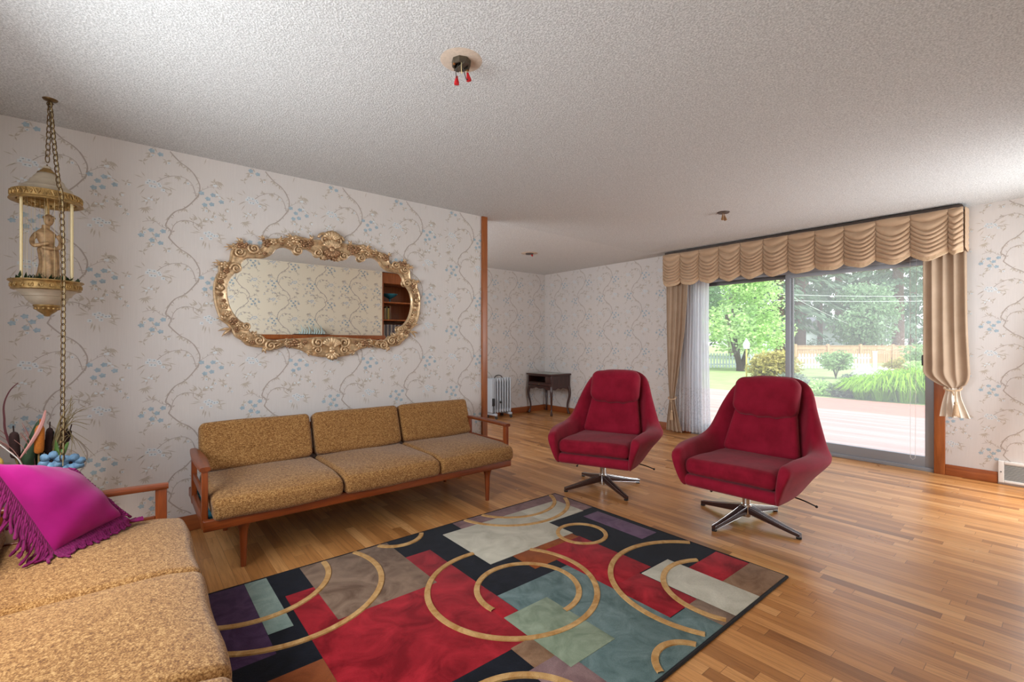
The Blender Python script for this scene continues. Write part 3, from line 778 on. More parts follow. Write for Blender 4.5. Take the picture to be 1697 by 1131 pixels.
def scroll(x, z, r, hand=1, a0=0.0, turns=1.6):
    m = MB(); P = []; R = []; n = 34
    for k in range(n + 1):
        t = k / n; a = a0 + hand * 2 * pi * turns * t; q = r * (1 - .86 * t)
        P.append((x + q * cos(a), -.034 - .012 * t, z + q * sin(a))); R.append(r * .25 * (1 - .35 * t))
    m.tube(P, R, 8); m.ball((x, -.048, z), r * .2, 8, 6); return m
def rosette(x, z, r, a0=0):
    m = MB()
    for k in range(5):
        a = a0 + 2 * pi * k / 5
        b = MB(); b.ball((0, 0, 0), (r * .42, r * .22, r * .34), 8, 5)
        b.xf(Matrix.Translation((x + r * .55 * cos(a), -.036, z + r * .55 * sin(a))) @ Matrix.Rotation(-a, 4, 'Y') @ Matrix.Rotation(RAD(25), 4, 'Z')); m.merge(b)
    m.ball((x, -.043, z), r * .24, 8, 5); return m
def spray(x, z, a, ln, n=3):
    m = MB()
    for k in range(n):
        aa = a + (k - (n - 1) / 2) * .55; L = ln * (1 - .15 * abs(k - (n - 1) / 2))
        P = [(x + L * t * cos(aa + .25 * t), -.024 - .018 * sin(pi * t), z + L * t * sin(aa + .25 * t)) for t in [j / 7 for j in range(8)]]
        m.tube(P, [L * .17 * sin(pi * (.12 + .84 * j / 7)) for j in range(8)], 8, flat=.6)
    return m
SCR = [(-.525, .312, .036, 1, 2.6), (-.612, .277, .034, -1, .3), (-.632, .163, .036, -1, 3.4), (-.574, -.227, .03, 1, 3.4), (-.493, -.326, .034, -1, 1.5), (-.419, -.362, .036, 1, 1.6), (-.235, .335, .032, 1, 2.0), (-.098, .335, .034, -1, 1.2), (-.098, -.341, .042, 1, 2.2), (-.10, -.398, .034, -1, 2.9), (-.05, .445, .045, -1, 3.0)]
ROS = [(-.446, .36, .034), (-.401, .376, .028), (-.61, .328, .03), (-.645, .31, .026), (-.572, .325, .026), (-.702, .178, .032), (-.69, .142, .022), (-.489, .292, .02), (-.456, .284, .018), (-.254, .412, .038), (-.20, .392, .033), (-.292, .38, .026), (-.15, .402, .03), (-.225, .376, .022), (-.165, .372, .024), (-.71, .108, .024), (-.722, .066, .02), (-.724, .024, .021), (-.722, -.02, .016), (-.70, -.095, .024), (-.705, -.06, .016), (-.68, -.145, .026), (-.648, -.196, .03), (-.618, -.216, .024), (-.63, -.255, .022), (-.556, -.32, .024), (-.532, -.34, .019), (-.59, -.295, .022), (-.264, -.342, .038), (-.221, -.362, .03), (-.30, -.362, .024), (-.31, -.338, .019), (-.03, .315, .03), (-.058, .306, .02), (-.345, .374, .018), (-.36, -.352, .016), (-.19, -.34, .02)]
SPR = [(-.60, .335, 2.0, .05, 3), (-.655, .30, 2.9, .05, 3), (-.72, .18, 2.7, .05, 3), (-.46, .38, 2.4, .045, 3), (-.37, .385, .3, .06, 3), (-.28, .42, 2.6, .05, 3), (-.15, .42, 1.2, .05, 2), (-.66, -.245, 3.4, .085, 2), (-.70, -.2, 1.9, .06, 3), (-.72, .0, 1.7, .06, 3), (-.46, -.37, 4.7, .05, 3), (-.35, -.345, 3.0, .06, 3), (-.18, -.40, 5.5, .06, 3), (-.335, -.35, .2, .06, 3), (-.53, -.30, .8, .05, 3)]
for sx in (1, -1):
    MX = Matrix.Scale(sx, 4, (1, 0, 0)) if sx < 0 else None
    def fl_(m): 
        if sx < 0:
            m.v = [(-x, y, z) for x, y, z in m.v]; m.f = [f[::-1] for f in m.f]
        return m
    for x, z, r, h, a in SCR: fl_(scroll(x, z, r, h, a)).build('scroll', M_gold, mir, angle=180)
    for i, (x, z, r) in enumerate(ROS): fl_(rosette(x, z, r, i)).build('rosette', M_gold if i % 2 else M_golddeep, mir, angle=180)
    for x, z, a, l, n in SPR: fl_(spray(x, z, a, l, n)).build('leaf_spray', M_gold, mir, angle=180)
def shell(z0, z1, w, n=9):
    m = MB()
    for k in range(n):
        a = (k - (n - 1) / 2) / (n - 1) * 2.3; L = abs(z1 - z0) * (1 - .12 * abs(k - (n - 1) / 2) / 4); sg = 1 if z1 > z0 else -1
        P = [(L * t * sin(a) * w, -.035 - .022 * sin(pi * t * .8), z0 + sg * L * t * cos(a * .8)) for t in [j / 6 for j in range(7)]]
        m.tube(P, [.005 + .012 * j / 6 for j in range(7)], 8)
    m.ball((0, -.05, z0), (.024, .018, .02), 10, 6); return m
shell(.365, .44, 1.0).build('shell', M_gold, mir, angle=180)
shell(.43, .505, .9, 7).build('crest', M_gold, mir, angle=180)
shell(.375, .315, 1.1, 7).build('shell', M_golddeep, mir, angle=180)
shell(-.385, -.30, .95).build('shell', M_gold, mir, angle=180)
shell(-.405, -.468, .8, 5).build('crest', M_gold, mir, angle=180)

# ------------------------------------------------------------------ hanging rain lamp
LX, LY = -.32, 3.27
lamp = thing('hanging_rain_lamp', 'gold and cream hanging rain lamp with a statuette on a brass chain', 'lamp', (LX, LY, 1.35))
zb = 1.35
m = MB(); m.lathe([(.0, .755), (.012, .752), (.016, .74), (.02, .728), (.036, .712), (.05, .695), (.056, .68), (.062, .678), (.066, .664), (.086, .645), (.094, .640), (.097, .63), (.118, .616), (.124, .612)], 40); m.build('canopy', M_lampcream, lamp)
m = MB(); m.lathe([(.122, .614), (.127, .612), (.128, .578), (.134, .572), (.135, .566), (.128, .563), (.115, .566), (.108, .575), (.108, .60), (.04, .606), (0, .606)], 40)
for k in range(30):
    a = 2 * pi * k / 30
    for s in (1, -1):
        m.tube([(.129 * cos(a + s * q * .09), .129 * sin(a + s * q * .09), .595 + s * .011 * sin(q * pi * 1.6)) for q in (0, .33, .66, 1)], .0036, 5)
for k in range(24):
    a = 2 * pi * k / 24; m.ball((.1 * cos(a), .1 * sin(a), .575), .007, 6, 4)
m.build('canopy_band', M_lampgold, lamp)
m = MB(); m.lathe([(0, .68 + .07), (.012, .745), (.03, .722), (.037, .714), (.034, .72)], 24); m.build('canopy_cap', M_lampgold, lamp)
m = MB(); m.lathe([(.0, .028), (.03, .03), (.045, .045), (.05, .058), (.054, .06), (.075, .082), (.082, .098), (.09, .10), (.094, .112), (.112, .128), (.116, .13)], 40); m.build('bowl', M_lampcream, lamp)
m = MB(); m.lathe([(0, .168), (.125, .172), (.136, .177), (.138, .172), (.13, .166), (.127, .16), (.126, .138), (.128, .132), (.12, .128), (.11, .128)], 40)
for k in range(22):
    a = 2 * pi * k / 22
    for s in (1, -1):
        m.tube([(.128 * cos(a + q * .14), .128 * sin(a + q * .14), .149 + s * .0085 * sin(q * pi * 2)) for q in [j / 6 for j in range(7)]], .0028, 5)
m.build('bowl_band', M_lampgold, lamp)
m = MB(); m.lathe([(0, 0), (.01, .002), (.014, .01), (.034, .026), (.052, .052), (.05, .058), (.03, .05)], 24)
for k in range(14):
    a = 2 * pi * k / 14; m.ball((.042 * cos(a), .042 * sin(a), .04), .007, 6, 4)
m.build('finial', M_lampgold, lamp)
for a in (RAD(-27), RAD(-141), RAD(96)):
    m = MB(); x, y = .105 * cos(a), .105 * sin(a)
    m.lathe([(0, .17), (.0058, .17)] + [(.0058 + .0008 * (k % 2), .175 + .4 * k / 40) for k in range(41)] + [(0, .58)], 10, (x, y, 0)); m.build('column', M_line, lamp)
m = MB()
for k in range(16):
    a = 2 * pi * k / 16; m.tube([(.088 * cos(a), .088 * sin(a), .172), (.088 * cos(a), .088 * sin(a), .60)], .0006, 4)
m.build('rain_line', M_line, lamp)
m = MB(); r = random.Random(2)
for k in range(150):
    a = r.uniform(0, 6.28); q = r.uniform(.03, .12); l = r.uniform(.025, .05); tilt = r.uniform(.2, 1.2)
    x, y = q * cos(a), q * sin(a); b = r.uniform(0, 6.28); d = Vector((cos(b) * sin(tilt), sin(b) * sin(tilt), cos(tilt)))
    n = Vector((-sin(b), cos(b), 0)) * .006
    p = Vector((x, y, .172)); m.add([p, p + d * l * .5 + n, p + d * l, p + d * l * .5 - n], [(0, 1, 2, 3)])
m.build('fern_ring', M_fern, lamp, smooth=False)
# statuette: one continuous draped figure
m = MB()
def stat(u, v):
    a = 2 * pi * u; z = v * .205
    prof = [(0, .036, .032), (.12, .032, .03), (.3, .029, .027), (.45, .03, .026), (.55, .031, .026), (.64, .023, .019), (.74, .027, .02), (.84, .033, .019), (.90, .022, .015), (.94, .0105, .011), (1, .010, .010)]
    for (t0, a0, b0), (t1, a1, b1) in zip(prof, prof[1:]):
        if t0 <= v <= t1:
            f = (v - t0) / (t1 - t0); rx = a0 + (a1 - a0) * f; ry = b0 + (b1 - b0) * f; break
    fold = 1 + (.09 * sin(a * 9 + v * 5) if v < .55 else .02 * sin(a * 5 + v * 30))
    sway = .006 * sin(v * 5)
    return (rx * fold * cos(a) + sway, ry * fold * sin(a), .19 + z)
m.grid(48, 50, stat, wrapu=True)
m.ball((.005, -.002, .415), (.0155, .017, .0215), 14, 10); m.ball((.005, .004, .421), (.0172, .018, .0185), 12, 8); m.ball((.005, .02, .412), (.009, .009, .011), 10, 6)
m.ball((.006, -.019, .412), (.003, .004, .005), 6, 4)
for k in range(10):
    a = 2 * pi * k / 10; m.ball((.005 + .0165 * cos(a), .003 + .0165 * sin(a), .426), .0042, 6, 4)
m.tube(catmull([(-.03, 0, .36), (-.043, -.008, .335), (-.036, -.022, .312), (-.008, -.03, .318), (.008, -.03, .325)], 14), [.010, .0095, .009, .0085, .0085, .008, .0078, .0076, .0074, .007, .007, .0068, .0066, .0066, .006], 8)
m.tube(catmull([(.034, 0, .358), (.044, -.008, .332), (.034, -.024, .306), (.006, -.032, .304), (-.012, -.031, .306)], 14), [.010, .0095, .009, .0085, .0085, .008, .0078, .0076, .0074, .007, .007, .0068, .0066, .0066, .006], 8)
m.warp(lambda x, y, z: (x * 1.2, y * 1.2, .19 + (z - .19) * 1.30))
m.lathe([(0, .17), (.045, .17), (.047, .18), (.042, .192), (0, .194)], 20)
m.build('statuette', M_statue, lamp, angle=180)
m = MB(); m.tube([(.004, .02, .19), (.004, .05, .35), (.0, .04, .55), (0, 0, .61)], .004, 8); m.build('stem', M_lampgold, lamp)
def chain(path, step=.030, rw=.0023):
    m = MB(); P = [Vector(p) for p in path]; D = [0]
    for a, b in zip(P, P[1:]): D.append(D[-1] + (b - a).length)
    n = int(D[-1] / step); j = 0
    for k in range(n):
        t = (k + .5) * step
        while j < len(D) - 2 and D[j + 1] < t: j += 1
        d = (P[j + 1] - P[j]).normalized(); c = P[j] + d * (t - D[j])
        s1 = d.cross(Vector((.64, .77, 0)) if k % 2 == 0 else Vector((.77, -.64, .2))).normalized()
        m.tube([c + d * .0195 * cos(2 * pi * q / 12) + s1 * .0105 * sin(2 * pi * q / 12) for q in range(12)], rw, 5, closed=True)
    return m
lo = Vector((LX, LY, 1.35))
hk = Vector((-.309, 3.267, 2.425))
m = chain([hk - lo, Vector((LX, LY, 2.108)) - lo]); m.tube([Vector((LX, LY, 2.09)) - lo, Vector((LX, LY, 2.112)) - lo], .003, 6); m.build('hanging_chain', M_chain, lamp)
sw = [Vector(p) - lo for p in ((-.309, 3.262, 2.425), (-.29, 3.2, 2.22), (-.268, 3.135, 2.0), (-.256, 3.118, 1.9), (-.25, 3.12, 1.5), (-.252, 3.125, 1.0), (-.255, 3.13, .62))]
m = chain(catmull(sw, 30)); m.build('swag_chain', M_chain, lamp)
m = MB(); m.tube([p + Vector((.003, 0, 0)) for p in catmull(sw, 30)], .0016, 5); m.build('lamp_cord', M_line, lamp)
m = MB(); m.lathe([(0, 1.09), (.03, 1.09), (.026, 1.084), (.006, 1.078), (.005, 1.06), (0, 1.06)], 16, (.011, -.003, 0)); m.tube([(.011 + .012 * cos(a), -.003, 1.066 + .012 * sin(a)) for a in [2 * pi * k / 12 for k in range(10)]], .0022, 6); m.build('ceiling_hook', M_chain, lamp)

# ------------------------------------------------------------------ dining corner: side table and radiator
tb = thing('side_table', 'small dark mahogany side table with curved legs and pale inset top in the far corner', 'side table', (5.57, 5.76, 0))
wx, wy = .22, .29
m = MB(); m.rbox(-wx - .02, wx + .02, -wy - .02, wy + .02, .662, .69, .008, 3); top = m.build('table_top', M_mahog, tb)
m = MB(); m.rbox(-wx + .035, wx - .035, -wy + .045, wy - .045, .689, .6925, .001); tag(m.build('inset_panel', simple('pale_leather_inset', S(150, 158, 150), .25), top), 'pale grey green inset')
m = MB(); k = .016
m.rbox(wx - k, wx, -wy, wy, .47, .66, .003); m.rbox(-wx, wx - k, -wy, -wy + k, .47, .66, .003); m.rbox(-wx, wx - k, wy - k, wy, .47, .66, .003)
m.rbox(-wx, wx - k, -wy + k, wy - k, .47, .485, .003); m.rbox(-wx, wx - k, -wy + k, wy - k, .645, .66, .003); m.rbox(-wx, -wx + k, -wy + k, -wy + .15, .485, .645, .002); m.rbox(-wx, wx - k, -wy + k, wy - k, .535, .545, .002)
m.build('case', M_mahog, tb)
m = MB(); m.rbox(-wx - .006, -wx + .012, -wy + .02, wy - .02, .49, .532, .003); d = m.build('drawer', M_mahog, tb)
m = MB(); m.ball((-wx - .014, 0, .511), .009); m.build('knob', simple('brass_knob', S(170, 140, 90), .3, .9), d)
def apron(n, axis, off):
    m = MB(); P = []
    h = (wy if axis == 'y' else wx) - .03
    for i in range(25):
        t = -1 + 2 * i / 24; P.append((t * h, .472 - .03 - .022 * abs(t) ** 2 - .008 * cos(t * 9)))
    poly = [(-h, .475)] + P + [(h, .475)]
    m.prism(poly, -.006, .006)
    if axis == 'y': m.xf(Matrix.Translation((off, 0, 0)) @ Matrix.Rotation(pi / 2, 4, 'Z'))
    else: m.xf(Matrix.Translation((0, off, 0)))
    m.build('apron', M_mahog, tb, smooth=False)
apron(0, 'y', -wx + .01); apron(0, 'y', wx - .01); apron(0, 'x', -wy + .01); apron(0, 'x', wy - .01)
for sx in (-1, 1):
    for sy in (-1, 1):
        P = []; R = []
        for i in range(19):
            t = i / 18; b = .026 * sin(pi * min(1, t * 1.9)) * (1 if t < .53 else 0) - (.022 * sin(pi * (t - .53) / .47) if t > .53 else 0) + (.012 * max(0, t - .85) / .15)
            b *= .6; P.append((sx * (wx - .02 + b), sy * (wy - .02 + b), .475 * (1 - t) + .012 * t)); R.append(.027 - .014 * min(1, t * 1.3) + (.010 * max(0, (t - .9) / .1)))
        m = MB(); m.tube(P, R, 10); m.ball((P[-1][0] + sx * .004, P[-1][1] + sy * .004, .012), (.022, .022, .012), 10, 6); m.build('leg', M_mahog, tb)

rad = thing('oil_radiator', 'pale grey oil filled column radiator by the casing, near the dining wall', 'radiator', (4.62, 5.93, 0))
for i in range(7):
    x = -.135 + .052 * i; m = MB(); m.rbox(x - .013, x + .013, -.075, .075, .09, .645, .012, 3)
    m.rbox(x - .021, x + .021, -.07, .07, .10, .15, .012, 2); m.rbox(x - .021, x + .021, -.07, .07, .585, .635, .012, 2); m.build('fin', M_rad, rad)
m = MB(); m.rbox(-.215, -.155, -.08, .08, .10, .64, .012, 3); m.build('control_housing', M_rad, rad)
m = MB(); m.rbox(-.205, -.165, -.11, -.078, .21, .33, .008); m.tube([(-.185, -.09, .21), (-.18, -.1, .12), (-.17, -.09, .09)], .006, 6); m.build('cord_wrap', M_black, rad)
m = MB(); m.tube(catmull([(-.10, 0, .64), (-.08, 0, .672), (-.02, 0, .688), (.04, 0, .672), (.06, 0, .64)], 14), .008, 8); m.build('carry_handle', M_wire, rad)
m = MB(); m.lathe([(0, -.012), (.018, -.012), (.018, .006), (0, .008)], 12); m.xf(Matrix.Translation((-.03, -.082, .26)) @ Matrix.Rotation(pi / 2, 4, 'X')); m.build('thermostat_knob', M_black, rad)
for x in (-.15, .15):
    m = MB(); m.rbox(x - .02, x + .02, -.13, .13, .05, .09, .008); f = m.build('foot', M_rad, rad)
    for y in (-.115, .115):
        m = MB(); m.lathe([(0, -.012), (.026, -.012), (.026, .012), (0, .012)], 14); m.xf(Matrix.Translation((x, y, .026)) @ Matrix.Rotation(pi / 2, 4, 'Y')); m.build('caster', M_wire, f)

# ------------------------------------------------------------------ bare ceiling junction boxes
def nut(m, p, d, L=.036, r=.011):
    d = Vector(d).normalized(); P = Vector(p)
    m.tube([P, P + d * L * .3, P + d * L * .7, P + d * L * .95, P + d * L], [r * .45, r * .6, r, r * 1.05, r * .6], 10)
jb = thing('junction_box', 'open ceiling junction box with two red wire nuts on a round bare patch', 'junction box', (1.105, 1.685, H))
m = MB(); m.lathe([(0, -.0015), (.086, -.0015), (.09, 0)], 48); m.build('bare_patch', M_scar, jb)
m = MB(); m.lathe([(.030, -.003), (.032, -.026), (.040, -.026), (.042, -.002)], 8); m.lathe([(.0, -.006), (.034, -.006)], 8); m.rbox(-.012, .012, -.042, .042, -.03, -.024, .002); m.build('box', simple('galvanised_dirty', S(96, 88, 76), .45, .7, var=.4), jb)
m = MB(); m.tube(catmull([(-.01, 0, -.01), (-.02, .01, -.045), (-.005, .03, -.07)], 8), .002, 6); m.build('wire', M_wire, jb)
m = MB(); m.tube(catmull([(.005, .0, -.01), (.012, -.01, -.06), (.02, -.012, -.082), (.03, -.008, -.065)], 10), .002, 6); m.build('wire', M_wire, jb)
m = MB(); m.tube(catmull([(-.012, -.02, -.01), (-.014, -.022, -.05), (-.01, -.02, -.07)], 8), .0016, 6); m.build('wire', M_line, jb)
m = MB(); nut(m, (-.004, .03, -.056), (.05, .1, -1)); m.build('wire_nut', M_wirenut, jb)
m = MB(); nut(m, (.028, -.006, -.045), (.25, 0, -1)); m.build('wire_nut', M_wirenut, jb)
for x, y in ((-.036, .0), (.036, .004)):
    m = MB(); m.ball((x, y, -.028), (.006, .006, .004), 8, 5); m.build('screw', simple('rusty_screw', S(150, 96, 50), .5, .5), jb)
j2 = thing('junction_box', 'ceiling junction box with two tan wire nuts near the glass door', 'junction box', (4.29, 2.09, H))
m = MB(); m.lathe([(0, -.008), (.05, -.008), (.055, 0)], 24); m.build('box', M_rod, j2)
for x, d in ((-.012, (-.1, 0, -1)), (.02, (.3, -.1, -1))):
    m = MB(); m.tube([(x, 0, -.005), (x, 0, -.03)], .003, 6); nut(m, (x, 0, -.026), d, .05, .013); m.build('wire_nut', simple('tan_wire_nut', S(150, 110, 70), .5), j2)
j3 = thing('junction_box', 'dark ceiling junction box over the dining area', 'junction box', (4.216, 4.74, H))
m = MB(); m.lathe([(0, -.003), (.11, -.003), (.115, 0)], 32); m.build('bare_patch', M_scar, j3)
m = MB(); m.lathe([(0, -.016), (.05, -.016), (.055, -.003)], 24); m.build('box', M_rod, j3)
m = MB(); nut(m, (.03, .0, -.012), (1, .3, -.4), .04, .012); m.build('wire_nut', M_wirenut, j3)

# ------------------------------------------------------------------ valance
VX = 5.60
val = thing('swag_valance', 'gold tan swagged valance across the top of the glass door', 'valance', (VX, 2.08, 0))
m = MB(); m.box(.02, .19, -1.46, 1.455, 2.40, 2.424); m.rbox(.0, .03, -1.46, 1.455, 2.397, 2.43, .004); m.build('mounting_board', M_rod, val, smooth=False)
edges = [3.545 - .258 * k for k in range(12)] + [.612]
r = random.Random(12)
def swag(y0, y1, ph):
    W = y0 - y1; sagk = .06 * min(1, W / .2)
    nf = 7 + r.choice((0, 1)); j = [r.uniform(-.2, .2) for _ in range(4)]
    def zz(u, v): return 2.40 - v * .345 - 1.7 * sagk * sin(pi * u) ** .8 * min(1, v * 4) * (1 - .42 * v) - (.006 * sin(u * 9 + ph) * v)
    def xx(u, v):
        e = sin(pi * u); f = v * nf + j[0] * sin(u * 3 + j[1] * 8)
        fold = (abs(sin(pi * f)) ** .6)
        return -.012 - .026 * e * min(1, v * 3) - .036 * fold * (.5 + .5 * e ** .6) - .006 * (1 - e) * abs(sin(pi * v * 24))
    m = MB(); m.grid(24, 72, lambda u, v: (xx(u, v), y0 - W * u - 2.08, zz(u, v)))
    s = m.build('swag', M_swag, val, angle=180, solid=.004)
    m = MB(); m.grid(24, 4, lambda u, v: (-.016 - .034 * sin(pi * u) - .004 * v - .0015 * sin(u * 150 * W), y0 - W * u - 2.08, zz(u, 1) + .012 - .05 * v))
    m.build('fringe', M_hem, s, angle=180, solid=.003)
for k, (a, b) in enumerate(zip(edges, edges[1:])): swag(a, b, k)
def ret(yc, sgn):
    def fn(u, v):
        f = abs(sin(pi * (v * 7 + .3 * sin(u * 4)))) ** .7
        return (.0 + .19 * u - .012 * (1 - u), yc - 2.08 + sgn * (.006 + .012 * f * sin(pi * u) + .004), 2.40 - .345 * v - .04 * sin(pi * u) * min(1, v * 2))
    m = MB(); m.grid(14, 60, fn); m.build('swag_return', M_swag, val, angle=180, solid=.004)
ret(.612, -1); ret(3.545, 1)

# ------------------------------------------------------------------ drapes
def drape(name, label, zs, folds, x0=5.685, amp=.035, seed=1, mats=(M_drape,)):
    """zs: list of (z, yleft, yright, amp scale); returns the thing"""
    T = thing(name, label, 'curtain', (x0, (zs[0][1] + zs[0][2]) / 2, 0)); yc = T.location.y
    ctrl = [Vector((z, a, b)) for z, a, b, s in zs]; am = [Vector((s, 0, 0)) for *_, s in zs]
    N = 90; C = catmull(ctrl, N); A = catmull(am, N); rr = random.Random(seed); ph = [rr.uniform(-.6, .6) for _ in range(folds + 2)]
    nu = folds * 10
    def pt(i, j):
        u = i / nu; c = C[j]; f = u * folds
        k = int(f); w = ph[k] * (1 - (f - k)) + ph[k + 1] * (f - k)
        return (amp * A[j].x * sin(2 * pi * f + w * 1.5) + .008 * sin(f * 2 + c.x * 2), c.y + (c.z - c.y) * u - yc + .006 * sin(2 * pi * f + 1.2) * A[j].x, c.x)
    return T, pt, nu, N, C
def strip(pt, nu, j0, j1):
    m = MB(); vs = [pt(i, j) for j in range(j0, j1 + 1) for i in range(nu + 1)]; w = nu + 1
    m.add(vs, [(j * w + i, j * w + i + 1, (j + 1) * w + i + 1, (j + 1) * w + i) for j in range(j1 - j0) for i in range(nu)]); return m
zs = [(2.37, .885, .60, .8), (2.0, .885, .595, 1), (1.4, .885, .59, 1), (1.05, .885, .578, 1), (.93, .88, .575, .9), (.85, .80, .60, .6), (.815, .735, .645, .35), (.79, .735, .64, .35), (.72, .75, .63, .5), (.63, .765, .60, .7), (.55, .775, .572, .8)]
T, pt, nu, N, C = drape('tied_drape', 'tan drape gathered high at the right side of the glass door', zs, 4, 5.675, .012, 3)
js = min(range(N + 1), key=lambda j: abs(C[j].x - .81))
strip(pt, nu, 0, js).build('drape_body', M_drape, T, angle=180, solid=.003)
tag(strip(pt, nu, js, N).build('drape_skirt', M_drape_backlit, T, angle=180, solid=.003), 'flared tail below the tie, painted pale for light shining through')
def tassel(T, y, z0, x=-.055):
    m = MB(); m.tube([(x, y, z0), (x, y, z0 - .10)], .004, 6); m.ball((x, y, z0 - .11), (.014, .014, .018), 10, 6)
    m.lathe([(0, -.12), (.012, -.125), (.02, -.2), (.021, -.215), (0, -.21)], 14, (x, y, z0))
    for k in range(12):
        a = 2 * pi * k / 12; m.tube([(x + .012 * cos(a), y + .012 * sin(a), z0 - .125), (x + .021 * cos(a), y + .021 * sin(a), z0 - .225)], .003, 5)
    return m.build('tassel', M_hem, T)
yc = T.location.y
def tie(T, ya, yb, z, rx=.045):
    c = (ya + yb) / 2; h = abs(ya - yb) / 2 + .012; m = MB()
    m.tube([(rx * cos(a), c + h * sin(a), z + .02 * cos(a)) for a in [2 * pi * k / 28 for k in range(28)]], .008, 8, closed=True)
    m.tube([(-rx - .004, c, z - .02), (-rx - .012, c - .012, z - .06)], .006, 6); return m.build('tieback', M_hem, T)
tie(T, .735 - yc, .645 - yc, .81, .03); tassel(T, .665 - yc, .79, -.045)
zs = [(2.37, 3.54, 3.20, .8), (2.0, 3.54, 3.215, 1), (1.4, 3.54, 3.26, 1), (.9, 3.53, 3.34, .8), (.6, 3.515, 3.40, .5), (.48, 3.505, 3.42, .35), (.40, 3.51, 3.415, .4), (.2, 3.535, 3.36, .7), (.02, 3.55, 3.31, .9)]
T, pt, nu, N, C = drape('tied_drape', 'tan drape tied back low at the left side of the glass door', zs, 4, 5.665, .02, 9)
strip(pt, nu, 0, N).build('drape_body', M_drape, T, angle=180, solid=.003)
yc = T.location.y; tie(T, 3.505 - yc, 3.42 - yc, .47, .03); tassel(T, 3.445 - yc, .40, -.045)
zs = [(2.36, 3.42, 2.985, .8), (1.6, 3.42, 2.985, 1), (.9, 3.45, 2.975, 1), (.03, 3.47, 2.955, 1.15)]
T, pt, nu, N, C = drape('sheer_curtain', 'white sheer curtain with a lace hem beside the left tan drape', zs, 11, 5.74, .02, 6)
strip(pt, nu, 0, N).build('voile', M_sheer, T, angle=180)
m = MB(); m.tube([(.0, -.45, 2.365), (.0, .25, 2.365)], .006, 8); m.build('rod', M_white, T)
pc = thing('pull_cord', 'thin white drapery pull cord hanging in front of the right glass pane', 'cord', (5.765, .98, 0))
m = MB(); m.tube([(0, .02, 2.38), (0, .018, .12), (0, 0, .10), (0, -.018, .12), (0, -.03, 2.38)], .0016, 6); m.build('cord', M_white, pc)

# ------------------------------------------------------------------ wall register
rg = thing('air_register', 'white louvred air register in the baseboard right of the glass door', 'vent', (XW, .24, 0))
m = MB(); a, b = -.19, .178
m.rbox(-.022, 0, a, a + .036, .016, .20, .004); m.rbox(-.022, 0, b - .036, b, .016, .20, .004); m.rbox(-.022, 0, a + .036, b - .036, .016, .04, .004); m.rbox(-.022, 0, a + .036, b - .036, .175, .20, .004); m.box(-.003, 0, a + .03, b - .03, .035, .18)
m.build('frame', M_white, rg)
m = MB(); m.box(-.005, -.003, a + .036, b - .036, .04, .175); m.build('duct_opening', M_black, rg, smooth=False)
for k in range(11):
    z = .046 + .012 * k; m = MB(); m.add([(-.02, a + .036, z), (-.02, b - .036, z), (-.008, b - .036, z + .007), (-.008, a + .036, z + .007)], [(0, 1, 2, 3), (3, 2, 1, 0)]); m.build('louver', M_white, rg, smooth=False, solid=.0012)
m = MB(); m.ball((-.023, b - .018, .108), (.003, .005, .005), 8, 5); m.build('screw', M_wire, rg)

# ------------------------------------------------------------------ dried flower arrangement behind the pillow
fa = thing('floral_arrangement', 'arrangement of cattails, grasses and blue silk flowers in the corner behind the pillow', 'flowers', (-.36, 3.38, 0))
FX, FY = -.36, 3.38
def A(px, py, dy=0): return Vector((-.447 + (px - 25) * .00217 - FX, dy, .773 - (py - 715) * .0031))
base = Vector((.0, 0, .40))
m = MB(); m.lathe([(0, 0), (.09, 0), (.10, .02), (.13, .2), (.12, .34), (.10, .38), (.105, .41), (.095, .41), (.09, .36), (0, .35)], 28); m.build('vase', simple('brown_vase', S(110, 84, 62), .4, var=.2), fa)
def cattail(px, p0, p1, mat, r, lean=0, dy=0):
    m = MB(); a, b = A(px, p1, dy), A(px + lean, p0, dy); d = (b - a)
    m.tube([base + Vector((a.x * .3, dy * .3, -.02)), a], .004, 6); s = m.build('stem', simple('tan_stem', S(150, 128, 84), .7), fa)
    m = MB(); P = [a + d * t for t in (0, .03, .1, .3, .6, .85, .95, 1)]; m.tube(P, [r * q for q in (.3, .75, .97, 1, 1, .95, .7, .25)], 14); m.tube([b, b + d.normalized() * .03], .003, 6)
    m.build('cattail', mat, fa)
M_cb = simple('dark_cattail', S(48, 26, 24), .9, var=.35, vscale=150, bump=.4, bscale=300); M_co = simple('orange_cattail', S(186, 108, 32), .9, var=.2, vscale=150, bump=.4, bscale=300)
cattail(28, 714, 757, M_cb, .019, -3, -.02); cattail(67, 705, 752, M_co, .019, 2, -.05); cattail(81, 713, 760, M_cb, .016, 2, .0); cattail(103, 710, 748, M_cb, .014, 5, .03); cattail(111, 722, 742, M_cb, .010, 6, .04)
m = MB(); P = catmull([base, A(16, 730), A(9, 690), A(9, 668), A(18, 648), A(31, 636)], 24); m.tube(P, [.006 - .004 * k / 24 for k in range(25)], 6); m.build('reed', simple('plum_reed', S(110, 60, 66), .6), fa)
def blade(name, pts, w, mat, n=16):
    P = catmull(pts, n); m = MB(); vs = []
    for k, p in enumerate(P):
        t = k / n; q = w * sin(pi * min(1, .08 + .92 * t)) ** .7 * (1 - .2 * t); d = (P[min(n, k + 1)] - P[max(0, k - 1)]).normalized(); s = d.cross(Vector((.25, 1, .1))).normalized()
        vs += [p - s * q, p + Vector((0, -.25 * q, 0)), p + s * q]
    m.add(vs, [(3 * k + j, 3 * k + j + 1, 3 * k + j + 4, 3 * k + j + 3) for k in range(n) for j in (0, 1)]); return m.build(name, mat, fa, angle=180, solid=.0012)
M_gl = simple('dark_silk_leaf', S(44, 66, 44), .55, var=.25, vscale=30); M_gl2 = simple('bright_silk_leaf', S(86, 120, 58), .5, var=.2, vscale=30)
